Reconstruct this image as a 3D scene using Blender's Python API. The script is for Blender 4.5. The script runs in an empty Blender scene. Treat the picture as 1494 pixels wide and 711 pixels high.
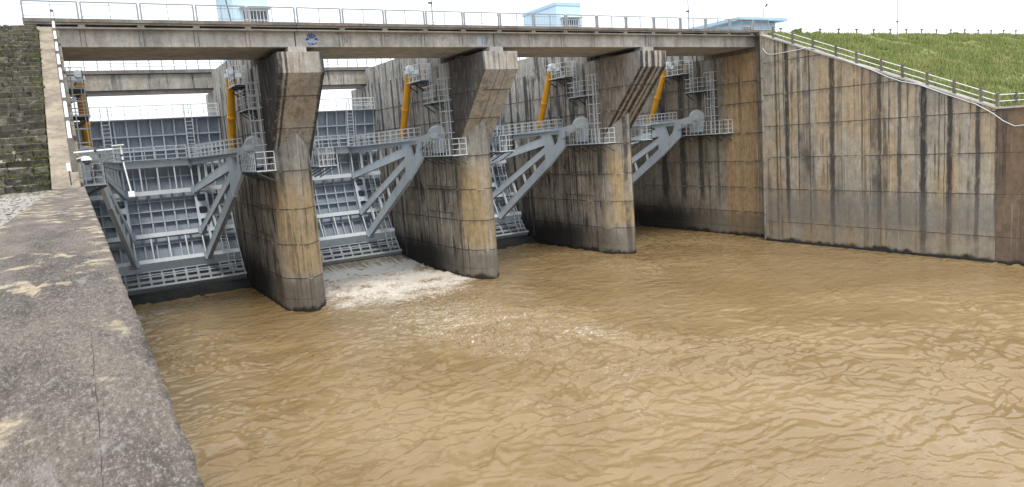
import bpy, math, random
import numpy as np
from mathutils import Vector, Matrix
random.seed(7); RNG = np.random.RandomState(11)
R = math.radians
S = bpy.context.scene
COL = S.collection

# ------------------------------------------------------------------ camera
cam_d = bpy.data.cameras.new('camera'); cam = bpy.data.objects.new('camera', cam_d); COL.objects.link(cam)
cr = Vector((0.858123, -0.508262, -0.072769)); cu = Vector((0.133403, 0.083848, 0.987509)); cf = Vector((0.495811, 0.857111, -0.139756))
m = Matrix((cr, cu, -cf)).transposed().to_4x4(); m.translation = (0, 0, 10.504)
cam.matrix_world = m
cam_d.sensor_width = 36.0; cam_d.lens = 36.0 * 1066.24 / 1494.0
cam_d.clip_start = 0.05; cam_d.clip_end = 3000
S.camera = cam
S.render.resolution_x = 1024; S.render.resolution_y = 487

# ------------------------------------------------------------------ world, sun, exposure
SUN_EL, SUN_AZ = 58.0, 200.0          # azimuth clockwise from +y (upstream): behind the camera, high
w = bpy.data.worlds.new('World'); S.world = w; w.use_nodes = True
nt = w.node_tree; nt.nodes.clear()
out = nt.nodes.new('ShaderNodeOutputWorld'); bg = nt.nodes.new('ShaderNodeBackground')
sky = nt.nodes.new('ShaderNodeTexSky'); sky.sky_type = 'NISHITA'; sky.sun_disc = False
sky.sun_elevation = R(SUN_EL); sky.sun_rotation = R(SUN_AZ); sky.dust_density = 2.0
tc = nt.nodes.new('ShaderNodeTexCoord')
nz = nt.nodes.new('ShaderNodeTexNoise'); nz.inputs['Scale'].default_value = 2.2; nz.inputs['Detail'].default_value = 5
mp = nt.nodes.new('ShaderNodeMapping'); mp.inputs['Scale'].default_value = (1, 1, 2.5)
rp = nt.nodes.new('ShaderNodeValToRGB'); rp.color_ramp.elements[0].position = 0.22; rp.color_ramp.elements[1].position = 0.50
rp.color_ramp.elements[0].color = (0.62, 0.62, 0.62, 1); rp.color_ramp.elements[1].color = (1, 1, 1, 1)
mx = nt.nodes.new('ShaderNodeMix'); mx.data_type = 'RGBA'
nt.links.new(tc.outputs['Generated'], mp.inputs['Vector']); nt.links.new(mp.outputs[0], nz.inputs['Vector'])
nt.links.new(nz.outputs['Fac'], rp.inputs['Fac']); nt.links.new(rp.outputs['Color'], mx.inputs[0])
nt.links.new(sky.outputs[0], mx.inputs[6]); mx.inputs[7].default_value = (9.4, 9.8, 10.2, 1)   # bright thin overcast
nt.links.new(mx.outputs[2], bg.inputs['Color']); bg.inputs['Strength'].default_value = 0.12
nt.links.new(bg.outputs[0], out.inputs['Surface'])
sun_d = bpy.data.lights.new('sun', 'SUN'); sun_d.energy = 1.5; sun_d.angle = R(14); sun_d.color = (1.0, 0.95, 0.87)
sun = bpy.data.objects.new('sun', sun_d); COL.objects.link(sun)
sd = Vector((math.sin(R(SUN_AZ)) * math.cos(R(SUN_EL)), math.cos(R(SUN_AZ)) * math.cos(R(SUN_EL)), math.sin(R(SUN_EL))))
sun.rotation_euler = sd.to_track_quat('Z', 'Y').to_euler(); sun.location = (10, -20, 60)
S.view_settings.view_transform = 'Standard'; S.view_settings.look = 'None'
S.view_settings.exposure = 0.60; S.view_settings.gamma = 1.0; S.view_settings.use_curve_mapping = False

# ------------------------------------------------------------------ mesh helpers
class MB:
    def __init__(s): s.v = []; s.f = []
    def add(s, vs, fs):
        b = len(s.v); s.v += [tuple(q) for q in vs]; s.f += [tuple(i + b for i in f) for f in fs]; return s
    def box(s, x0, x1, y0, y1, z0, z1):
        return s.add([(x0,y0,z0),(x1,y0,z0),(x1,y1,z0),(x0,y1,z0),(x0,y0,z1),(x1,y0,z1),(x1,y1,z1),(x0,y1,z1)],
                     [(0,3,2,1),(4,5,6,7),(0,1,5,4),(1,2,6,5),(2,3,7,6),(3,0,4,7)])
    def beam(s, a, b, w_, h, up=(0, 0, 1)):
        a = Vector(a); b = Vector(b); d = (b - a).normalized(); sd_ = d.cross(Vector(up)); 
        if sd_.length < 1e-4: sd_ = d.cross(Vector((0, 1, 0)))
        sd_.normalize(); u = sd_.cross(d).normalized(); vs = []
        for q in (a, b):
            for i, j in ((-1,-1),(1,-1),(1,1),(-1,1)): vs.append(q + sd_ * (w_/2*i) + u * (h/2*j))
        return s.add(vs, [(3,2,1,0),(4,5,6,7),(0,1,5,4),(1,2,6,5),(2,3,7,6),(3,0,4,7)])
    def tube(s, pts, r, n=8, cap=True):
        pts = [Vector(q) for q in pts]; rings = []; 
        for k, q in enumerate(pts):
            d = (pts[min(k+1, len(pts)-1)] - pts[max(k-1, 0)]).normalized()
            ref = Vector((0, 0, 1)) if abs(d.z) < 0.9 else Vector((0, 1, 0))
            e1 = d.cross(ref).normalized(); e2 = e1.cross(d).normalized()
            rr = r[k] if isinstance(r, (list, tuple)) else r
            rings.append([q + e1 * (rr*math.cos(2*math.pi*i/n)) + e2 * (rr*math.sin(2*math.pi*i/n)) for i in range(n)])
        vs = [q for g in rings for q in g]; fs = []
        for k in range(len(pts)-1):
            for i in range(n): fs.append((k*n+i, k*n+(i+1) % n, (k+1)*n+(i+1) % n, (k+1)*n+i))
        if cap: fs.append(tuple(range(n))[::-1]); fs.append(tuple((len(pts)-1)*n+i for i in range(n)))
        return s.add(vs, fs)
    def loft(s, loops, caps=False):
        n = len(loops[0]); vs = [q for l in loops for q in l]; fs = []
        for k in range(len(loops)-1):
            for i in range(n): fs.append((k*n+i, k*n+(i+1) % n, (k+1)*n+(i+1) % n, (k+1)*n+i))
        if caps: fs.append(tuple(range(n))[::-1]); fs.append(tuple((len(loops)-1)*n+i for i in range(n)))
        return s.add(vs, fs)
    def quad(s, a, b, c, d): return s.add([a, b, c, d], [(0, 1, 2, 3)])
    def build(s, name, mat, parent=None, smooth=False, bevel=0):
        base = Vector(parent['_b']) if parent is not None and '_b' in parent else Vector((0, 0, 0))
        me = bpy.data.meshes.new(name); me.from_pydata([tuple(Vector(q) - base) for q in s.v], [], s.f)
        me.materials.append(mat); me.update()
        if smooth: me.polygons.foreach_set('use_smooth', [True] * len(me.polygons))
        o = bpy.data.objects.new(name, me); COL.objects.link(o)
        if parent is not None: o.parent = parent; o['_b'] = tuple(base)
        else: o['_b'] = (0, 0, 0)
        if bevel:
            b = o.modifiers.new('bevel', 'BEVEL'); b.width = bevel; b.segments = 2; b.limit_method = 'ANGLE'
        return o
def thing(name, label, cat, loc, group=None):
    o = bpy.data.objects.new(name, None); o.empty_display_size = 0.3; COL.objects.link(o)
    o.location = loc; o['_b'] = tuple(loc); o['label'] = label; o['category'] = cat
    if group: o['group'] = group
    return o
def tag(o, label, cat, group=None):
    o['label'] = label; o['category'] = cat
    if group: o['group'] = group
    return o
def kind(o, k): o['kind'] = k; return o

# ------------------------------------------------------------------ numpy value noise
TAB = RNG.rand(256, 256)
def vn(x, y, sc, seed=0):
    x = x * sc + seed * 17.31; y = y * sc + seed * 9.77
    xi = np.floor(x).astype(int); yi = np.floor(y).astype(int); fx = x - xi; fy = y - yi
    fx = fx*fx*fx*(fx*(fx*6-15)+10); fy = fy*fy*fy*(fy*(fy*6-15)+10)
    a = TAB[xi % 256, yi % 256]; b = TAB[(xi+1) % 256, yi % 256]; c = TAB[xi % 256, (yi+1) % 256]; d = TAB[(xi+1) % 256, (yi+1) % 256]
    return (a*(1-fx)+b*fx)*(1-fy) + (c*(1-fx)+d*fx)*fy
def fbm(x, y, sc, o=4, seed=0, g=0.5):
    t = 0; amp = 1; n = 0
    for k in range(o): t = t + amp * vn(x, y, sc * 2**k, seed + k); n += amp; amp *= g
    return t / n
def sst(a, b, x):
    t = np.clip((x - a) / (b - a), 0, 1); return t * t * (3 - 2 * t)

# ------------------------------------------------------------------ materials
class NT:
    def __init__(s, name):
        s.m = bpy.data.materials.new(name); s.m.use_nodes = True; s.t = s.m.node_tree; s.n = s.t.nodes; s.l = s.t.links
        s.b = s.n['Principled BSDF']; s.geo = s.n.new('ShaderNodeNewGeometry'); s.pos = s.geo.outputs['Position']
        x = s.n.new('ShaderNodeSeparateXYZ'); s.l.new(s.pos, x.inputs[0]); s.x, s.y, s.z = x.outputs
    def _in(s, sock, v):
        if hasattr(v, 'is_linked') or isinstance(v, bpy.types.NodeSocket): s.l.new(v, sock)
        else: sock.default_value = v
    def scale(s, v, sc, off=(0, 0, 0)):
        n = s.n.new('ShaderNodeMapping'); n.inputs['Scale'].default_value = sc; n.inputs['Location'].default_value = off
        s.l.new(v, n.inputs['Vector']); return n.outputs[0]
    def noise(s, sc=(1, 1, 1), d=4, r=0.55, off=(0, 0, 0), vec=None, dist=0):
        n = s.n.new('ShaderNodeTexNoise'); n.inputs['Scale'].default_value = 1; n.inputs['Detail'].default_value = d
        n.inputs['Roughness'].default_value = r; n.inputs['Distortion'].default_value = dist
        s.l.new(s.scale(vec or s.pos, sc, off), n.inputs['Vector']); return n.outputs['Fac']
    def math(s, op, a, b=0.5, c=0.0, clamp=False):
        n = s.n.new('ShaderNodeMath'); n.operation = op; n.use_clamp = clamp
        s._in(n.inputs[0], a); s._in(n.inputs[1], b); s._in(n.inputs[2], c); return n.outputs[0]
    def ss(s, v, a, b, lo=0.0, hi=1.0):
        n = s.n.new('ShaderNodeMapRange'); n.interpolation_type = 'SMOOTHSTEP'
        s._in(n.inputs[0], v); n.inputs[1].default_value = a; n.inputs[2].default_value = b; n.inputs[3].default_value = lo; n.inputs[4].default_value = hi
        return n.outputs[0]
    def mix(s, f, a, b, mode='MIX'):
        n = s.n.new('ShaderNodeMix'); n.data_type = 'RGBA'; n.blend_type = mode
        s._in(n.inputs[0], f)
        for k, v in ((6, a), (7, b)):
            if isinstance(v, tuple): v = v + (1,) if len(v) == 3 else v
            s._in(n.inputs[k], v)
        return n.outputs[2]
    def bump(s, h, st=0.3, dist=0.02, prev=None):
        n = s.n.new('ShaderNodeBump'); n.inputs['Strength'].default_value = st; n.inputs['Distance'].default_value = dist
        s.l.new(h, n.inputs['Height'])
        if prev is not None: s.l.new(prev, n.inputs['Normal'])
        return n.outputs[0]
    def done(s, col, rough=0.85, nrm=None, spec=0.3, metal=0.0):
        s._in(s.b.inputs['Base Color'], col if not isinstance(col, tuple) else col + (1,) if len(col) == 3 else col)
        s._in(s.b.inputs['Roughness'], rough); s.b.inputs['Specular IOR Level'].default_value = spec; s.b.inputs['Metallic'].default_value = metal
        if nrm is not None: s.l.new(nrm, s.b.inputs['Normal'])
        return s.m

def concrete(name, pale=(.36, .32, .26), tan=(.34, .25, .14), dark=(.035, .034, .035), streak=.6, rust=.35, white=.35, wl=1.0, gate_dark=0.0, tanz=None, bands=None, seed=0.0, joints=None, wob_amp=.18, grade=None, side=False, mudcol=(.125, .105, .085), greyz=None, tany=None):
    t = NT(name); o = (seed * 3.1, seed * 1.7, seed)
    big = t.noise((.35, .35, .16), 4, .6, o)
    col = t.mix(t.ss(big, .38, .62), pale, tuple(c * .72 for c in pale))
    tn = t.ss(t.noise((.5, .5, .12), 3, .55, (o[0] + 9, o[1], 4)), *((.28, .50) if side else (.42, .62)))
    if tanz: tn = t.math('MULTIPLY', tn, t.math('MULTIPLY', t.ss(t.z, tanz[0], tanz[0] + 1.2), t.ss(t.z, tanz[1] - 3, tanz[1], 1, 0)))
    if tany: tn = t.math('MULTIPLY', t.ss(t.y, tany[0], tany[0] + .3), t.ss(t.y, tany[1], tany[1] + .5, 1, 0))
    sf = t.ss(t.y, 50.2, 51.6) if side else None
    if side: tn = t.math('MULTIPLY', tn, t.math('SUBTRACT', 1.0, t.math('MULTIPLY', sf, .8)))
    col = t.mix(t.math('MULTIPLY', tn, .9 if side else .8), col, tan)
    if grade: col = t.mix(t.ss(t.z, grade[0], grade[1], 0, .8), col, grade[2])
    mott = t.noise((2.3, 2.3, 1.6), 7, .68, (3, 1, 2)); col = t.mix(.55, col, t.mix(t.ss(mott, .3, .7), (.42, .41, .40), (1.05, 1.05, 1.05)), 'MULTIPLY')
    # long vertical run-off streaks
    wob = t.noise((.9, .9, .5), 4, .6, (5, 8, 1))
    s1 = t.noise((1.15, 1.15, .035), 6, .62, o); s2 = t.noise((4.2, 4.2, .07), 4, .6, (o[0] + 3, 2, 7)); s3 = t.noise((9., 9., .16), 4, .6, (o[0] + 1, 5, 3))
    brk = t.ss(wob, .36, .6)
    a = t.math('MULTIPLY', t.ss(s1, .55, .60), t.math('ADD', t.math('MULTIPLY', brk, .7), .3), clamp=True)
    b = t.math('MULTIPLY', t.ss(s2, .575, .62), brk, clamp=True)
    c = t.math('MULTIPLY', t.ss(s3, .58, .70), .35)
    rs = t.math('MULTIPLY', t.ss(t.noise((2.1, 2.1, .05), 4, .6, (o[0] + 21, 3, 2)), .56, .68), rust)
    col = t.mix(rs, col, (.27, .125, .04))
    wt = t.math('MULTIPLY', t.math('MULTIPLY', t.ss(t.noise((6.1, 6.1, .09), 4, .65, (o[0] + 12, 6, 2)), .58, .68), white), t.ss(wob, .62, .4))
    col = t.mix(wt, col, (.62, .61, .57))
    clus = t.ss(t.noise((.34, .34, .10), 4, .55, (o[0] + 5, 13, 6)), .40, .58, .30, 1.0)
    dk = t.math('MULTIPLY', t.math('MULTIPLY', t.math('MAXIMUM', t.math('MAXIMUM', a, b), c), clus), streak, clamp=True)
    if side:
        s4 = t.ss(t.noise((1.9, 1.9, .045), 6, .68, (o[0] + 31, 8, 4)), .495, .53); s5 = t.ss(t.noise((.6, .6, .35), 4, .6, (2, 11, 4)), .44, .58)
        dk = t.math('MAXIMUM', dk, t.math('MULTIPLY', t.math('MULTIPLY', s4, s5), t.math('MULTIPLY', sf, .85)))
        s6 = t.math('MULTIPLY', t.ss(t.noise((3.3, 3.3, .06), 6, .7, (o[0] + 41, 2, 7)), .55, .59), t.ss(t.noise((.9, .9, .6), 5, .65, (7, 3, 1)), .48, .58)); col = t.mix(t.math('MULTIPLY', s6, t.math('MULTIPLY', sf, .75)), col, (.56, .54, .50))
    if bands:
        axis, lst = bands
        src = t.x if axis == 'x' else t.y
        wv = t.math('MULTIPLY', t.math('SUBTRACT', t.noise((.4, .4, .55), 4, .65, (2, 2, 8)), .5), wob_amp)
        src = t.math('ADD', src, wv)
        ed = t.math('MULTIPLY', t.noise((6, 6, .9), 6, .72), .42); bk = t.ss(t.noise((3, 3, 1.1), 5, .7, (6, 1, 9)), .32, .50, .55, 1.0)
        for cen, hw, st, zb in lst:
            hw *= 1.25
            d = t.math('ABSOLUTE', t.math('SUBTRACT', src, cen))
            d = t.math('ADD', d, t.math('MULTIPLY', ed, hw * 2.8))
            f = t.math('MULTIPLY', t.math('MULTIPLY', t.ss(d, hw * .95, hw * 1.45, st, 0.0), bk), t.ss(t.math('ADD', t.z, t.math('MULTIPLY', wob, 3)), zb + .6, zb + 2.6))
            dk = t.math('MAXIMUM', dk, f)
    col = t.mix(dk, col, dark)
    if joints:
        jz = t.math('ADD', t.z, t.math('MULTIPLY', t.math('SUBTRACT', t.noise((.7, .7, .3), 4, .7, (9, 9, 1)), .5), .07)); jm = None; jd = None
        for q in joints:
            d = t.math('ABSOLUTE', t.math('SUBTRACT', jz, q)); e = t.ss(d, .015, .055, .75, 0); d2 = t.ss(t.math('SUBTRACT', q, jz), .03, .55, .5, 0); up = t.ss(t.math('SUBTRACT', q, jz), 0, .02)
            d2 = t.math('MULTIPLY', d2, up); jm = e if jm is None else t.math('MAXIMUM', jm, e); jd = d2 if jd is None else t.math('MAXIMUM', jd, d2)
        sd_ = t.ss(t.noise((3.1, 3.1, .25), 5, .7, (4, 4, 2)), .42, .62)
        col = t.mix(t.math('MULTIPLY', jd, sd_), col, tuple(q*1.6 for q in dark))
        col = t.mix(jm, col, t.mix(t.ss(t.noise((.9, .9, .6), 4, .65, (3, 7, 5)),   .54, .64), (.045, .042, .04), (.46, .44, .40)))
    if wl:
        zz = t.math('ADD', t.z, t.math('MULTIPLY', t.math('SUBTRACT', t.noise((.8, .8, .5), 4, .6, (1, 6, 3)), .5), 1.3))
        mud = t.ss(zz, 1.7, 2.5, .62 * wl, 0)
        col = t.mix(mud, col, mudcol)
        if greyz: col = t.mix(t.math('MULTIPLY', t.ss(zz, greyz[0] - .2, greyz[0] + .3), t.ss(zz, greyz[1] - 1.8, greyz[1], .6, 0)), col, (.155, .148, .14))
        if gate_dark:
            al = t.math('MULTIPLY', t.ss(t.y, 50.5, 57, 0, gate_dark), t.ss(zz, 1.4, 4.2, 1, 0))  # darker low down, increasing towards the gates
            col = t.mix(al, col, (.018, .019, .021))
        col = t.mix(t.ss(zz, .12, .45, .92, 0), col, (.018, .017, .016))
    fine = t.noise((14, 14, 9), 6, .7); fine2 = t.noise((60, 60, 60), 3, .6)
    col = t.mix(.35, col, t.mix(t.ss(fine, .3, .7), (.6, .6, .6), (1.2, 1.2, 1.2)), 'MULTIPLY')
    n1 = t.bump(fine, .5, .03); n1 = t.bump(fine2, .3, .006, n1)
    return t.done(col, .9, n1, .2)

def paint(name, col, rough=.45, dirt=.4, metal=0.0, rust=.0, silt=0.0):
    t = NT(name)
    n = t.noise((1.2, 1.2, .5), 6, .65); f = t.noise((7, 7, 3), 5, .65, (4, 4, 4))
    c = t.mix(t.math('MULTIPLY', t.ss(n, .4, .7), dirt), col, tuple(q * .55 for q in col))
    c = t.mix(t.math('MULTIPLY', t.ss(f, .55, .75), dirt * .7), c, (.20, .19, .165))
    if rust: c = t.mix(t.math('MULTIPLY', t.ss(t.noise((3, 3, .6), 6, .7, (8, 2, 5)), .6, .7), rust), c, (.16, .07, .03))
    if silt:
        zz = t.math('ADD', t.z, t.math('MULTIPLY', f, 1.2)); c = t.mix(t.ss(zz, 1.0, 3.2, silt, 0), c, (.15, .12, .085)); rr_ = t.noise((5, 5, .35), 5, .7, (1, 9, 3)); c = t.mix(t.ss(rr_, .60, .68, 0, .5), c, (.15, .10, .07))
    return t.done(c, t.ss(f, .3, .7, rough, min(1, rough + .25)), t.bump(f, .08, .01), .4, metal)

M = {}
JZ = [2.3, 4.6, 7.0, 9.55, 12.3, 14.2]
M['pier'] = concrete('pier_concrete', pale=(.40, .375, .335), tan=(.43, .325, .18), streak=.80, rust=.35, white=.6, gate_dark=.92, tanz=(1.9, 10.2), seed=2, joints=JZ, grade=(8.5, 12.5, (.41, .395, .37)), side=True)
HB = [(PX_ + o_, w_, s_, -5) for PX_, L_ in ((12.476, ((-1.32, .26, .95), (-.92, .11, .88), (1.34, .22, .92))), (26.476, ((-1.40, .16, .8), (-.15, .07, .55), (.45, .05, .5))), (40.476, ((-1.2, .22, .96), (-.66, .20, .95), (.0, .28, .96), (.55, .13, .85), (1.12, .24, .95)))) for o_, w_, s_ in L_]
M['pier_top'] = concrete('corbel_concrete', pale=(.42, .40, .37), tan=(.40, .335, .27), streak=.45, rust=.15, white=.25, wl=0, seed=5, joints=JZ, bands=('x', HB), wob_amp=.10)
BANDS = [(43.15, .12, .8, 1), (42.05, .26, .93, 2), (39.85, .07, .8, 1), (37.75, .32, .9, 1.4), (36.9, .05, .6, 4), (35.2, .05, .55, 5), (33.75, .24, .85, 1.6), (32.15, .17, .75, 2),
         (30.4, .33, .97, .3), (29.3, .06, .7, 5), (28.55, .25, .93, .8), (26.7, .20, .85, 1), (25.45, .22, .85, 2.0), (23.0, .3, .8, 3), (19.5, .2, .8, 2), (15, .3, .8, 1)]
_rb = random.Random(4)
BANDS += [(26 + 18*_rb.random(), .025 + .05*_rb.random(), .55 + .35*_rb.random(), 2 + 9*_rb.random()) for _ in range(15)]
M['wall_r'] = concrete('training_wall_concrete', pale=(.46, .425, .36), tan=(.44, .345, .225), dark=(.04, .039, .041), streak=.72, rust=.34, white=.45, wl=.75, bands=('y', BANDS), seed=8, joints=[1.75, 4.6, 7.35, 10.05, 12.72, 15.45], wob_amp=.16, mudcol=(.20, .165, .125), greyz=(1.9, 5.2))
M['wall_brown'] = concrete('brown_wall_concrete', pale=(.22, .165, .125), tan=(.20, .14, .095), streak=.5, rust=.5, white=.25, wl=.5, seed=4)
M['abut'] = concrete('abutment_concrete', pale=(.36, .325, .265), tan=(.42, .285, .15), streak=.6, rust=.32, white=.35, gate_dark=.9, bands=('y', [(44.95, .3, .95, .5), (51.0, .22, .6, 3), (53.2, .4, .8, 3), (55.8, .5, .8, 3), (58.5, .6, .8, 3)]), seed=9, joints=JZ, tany=(46.0, 49.6))  # first band paints in the shade of the joint recess, the others are streaks
M['girder'] = concrete('girder_concrete', pale=(.52, .505, .48), tan=(.48, .445, .41), streak=.16, rust=.25, white=.15, wl=0, seed=12)
M['deck'] = concrete('deck_concrete', pale=(.24, .225, .21), tan=(.22, .19, .17), streak=.35, rust=.15, white=.1, wl=0, seed=14)
M['girder_up'] = concrete('upstream_girder_concrete', pale=(.46, .44, .40), tan=(.42, .38, .32), streak=.8, rust=.1, white=.2, wl=0, seed=17)
M['post_c'] = concrete('post_concrete', pale=(.19, .18, .165), tan=(.2, .17, .13), streak=.5, rust=.1, white=.1, wl=0, seed=21)

def wall_top_mat():
    t = NT('weathered_wall_top')
    g = t.noise((3.0, .9, 2), 6, .65); f = t.noise((90, 26, 40), 7, .74); ff = t.noise((280, 85, 100), 4, .7, (3, 1, 0)); mid = t.noise((16, 4.2, 8), 8, .72, (3, 3, 0))
    col = t.mix(t.ss(g, .35, .65), (.075, .063, .056), (.160, .134, .114))
    h = t.math('ADD', t.math('MULTIPLY', f, .55), t.math('MULTIPLY', ff, .45))
    col = t.mix(t.ss(h, .49, .60, 0, .78), col, (.27, .25, .23))
    col = t.mix(t.ss(h, .47, .38, 0, .6), col, (.03, .026, .024))
    col = t.mix(t.ss(mid, .56, .68, 0, .6), col, (.27, .25, .235))
    col = t.mix(t.ss(mid, .43, .33, 0, .55), col, (.035, .030, .029))
    # bare sandy patches where the dark skin has worn off
    p = t.noise((4.6, 2.6, 2), 6, .62, (4.4, 8.1, 0)); far = t.ss(t.y, 1.2, 9, 0, .085)
    sand = t.ss(t.math('ADD', p, far), .585, .675)
    p2 = t.noise((1.5, .5, 1), 3, .5, (7, 2, 0)); sand = t.math('MULTIPLY', sand, t.ss(p2, .42, .52))
    col = t.mix(sand, col, t.mix(t.ss(f, .35, .65), (.30, .245, .17), (.46, .385, .275)))
    cr_ = t.math('ABSOLUTE', t.math('ADD', t.math('ADD', t.x, .03), t.math('MULTIPLY', t.math('SUBTRACT', t.noise((1, 5, 1), 4, .6), .5), .012)))
    cr_ = t.math('MULTIPLY', t.math('MULTIPLY', t.ss(cr_, .0005, .0016, .65, 0), t.ss(t.noise((4, 9, 4), 4, .6, (5, 5, 5)), .38, .5)), t.ss(t.y, 2.7, 2.1)); col = t.mix(cr_, col, (.008, .007, .007))
    n = t.bump(h, .9, .004); n = t.bump(mid, .5, .012, n)
    return t.done(col, .95, n, .12)
M['wall_top'] = wall_top_mat()
def coping_mat():
    t = NT('stair_coping'); g = t.noise((1.2, 1.0, 1), 6, .65); f = t.noise((6, 6, 6), 7, .7)
    col = t.mix(t.ss(g, .38, .6), (.36, .305, .235), (.235, .20, .165)); col = t.mix(t.math('MULTIPLY', t.ss(f, .54, .68), .7), col, (.10, .085, .07))
    return t.done(col, .95, t.bump(f, .7, .04), .15)
M['coping'] = coping_mat()
def stone_mat():
    t = NT('step_stone'); o = t.n.new('ShaderNodeObjectInfo').outputs['Random']
    f = t.noise((5, 5, 5), 7, .7); g = t.noise((1.5, 1.5, 1.5), 4, .6)
    col = t.mix(o, (.085, .080, .066), (.17, .155, .125)); col = t.mix(t.ss(f, .52, .66, 0, .8), col, (.33, .30, .25)); col = t.mix(t.ss(f, .46, .36, 0, .85), col, (.022, .022, .018))
    col = t.mix(t.ss(g, .54, .68, 0, .4), col, (.055, .062, .025))
    return t.done(col, .95, t.bump(f, .8, .05), .15)
M['stone'] = stone_mat()
M['gate'] = paint('gate_paint_blue_grey', (.51, .585, .655), .42, .25, rust=.10, silt=.55)
M['gate_half_shaded'] = paint('gate_paint_half_shaded', (.35, .405, .465), .45, .3, rust=.12, silt=.75)  # same gate paint, toned down for the shade among the ribs
M['gate_shaded'] = paint('gate_paint_shaded', (.25, .30, .36), .5, .4, rust=.12, silt=.6)  # same gate paint, darkened further for the shade inside the skin cells
M['gate_flange'] = paint('gate_flange_paint', (.54, .58, .62), .42, .2)
M['rail'] = paint('galvanised_rail', (.56, .59, .62), .45, .25)
M['rail_b'] = paint('bridge_rail_paint', (.27, .30, .33), .5, .3)
M['white'] = paint('white_paint', (.78, .80, .82), .4, .15)
M['yellow'] = paint('yellow_paint', (.62, .30, .015), .4, .3)
M['chrome'] = paint('rod_steel', (.45, .46, .48), .25, .1, metal=.9)
M['steel_dk'] = paint('dark_steel', (.055, .058, .065), .6, .4)
M['hub'] = paint('hub_paint_pale_grey', (.50, .54, .57), .4, .3)
M['blue_w'] = paint('kiosk_pale_blue', (.52, .68, .80), .7, .12)
M['blue_r'] = paint('kiosk_roof_blue', (.40, .58, .72), .6, .2)
M['glass'] = paint('dark_window', (.03, .05, .075), .15, .1)
M['logo'] = paint('emblem_blue', (.035, .085, .27), .7, .3)
M['logo_l'] = paint('emblem_pale_blue', (.40, .43, .49), .7, .3)
M['fade'] = paint('faded_lettering', (.22, .20, .195), .8, .5)
M['fade_r'] = paint('faded_red', (.28, .15, .125), .8, .5)
M['num'] = paint('numeral_blue', (.17, .22, .36), .8, .4)
M['wet'] = concrete('wet_sill', pale=(.035, .037, .04), tan=(.04, .038, .035), streak=.5, rust=0, white=.05, wl=0, seed=3)
def leafy(name, a, b):
    t = NT(name); o = t.n.new('ShaderNodeObjectInfo').outputs['Random']; n = t.noise((.5, .5, .5), 4, .6); f = t.noise((6, 6, 6), 3, .6)
    col = t.mix(t.ss(n, .35, .65), a, b); col = t.mix(t.ss(f, .4, .7, 0, .6), col, tuple(q * 1.5 for q in b)); big = t.noise((.22, .5, .3), 5, .65, (8, 1, 2)); col = t.mix(t.ss(big, .52, .66, 0, .5), col, (b[0]*1.5, b[1]*1.25, b[2]*1.3)); col = t.mix(t.ss(big, .44, .34, 0, .3), col, tuple(q*.55 for q in a))
    return t.done(col, .8, None, .2)
M['grass'] = leafy('grass_blades', (.15, .185, .055), (.225, .25, .095))
M['turf'] = leafy('turf_soil', (.14, .165, .055), (.20, .21, .09))
M['moss'] = leafy('stair_moss', (.05, .062, .018), (.095, .105, .035))
M['weed'] = leafy('weed_leaves', (.05, .09, .012), (.11, .15, .03))
def gravel_mat():
    t = NT('gravel_ground'); f = t.noise((5, 5, 5), 6, .7)
    col = t.mix(t.ss(f, .35, .65), (.13, .12, .095), (.36, .34, .29)); return t.done(col, .95, t.bump(f, .8, .06), .1)
M['gravel'] = gravel_mat()
M['pebble'] = paint('pale_pebble', (.36, .34, .31), .9, .5)
M['asphalt'] = paint('asphalt', (.055, .055, .056), .9, .3)

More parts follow.
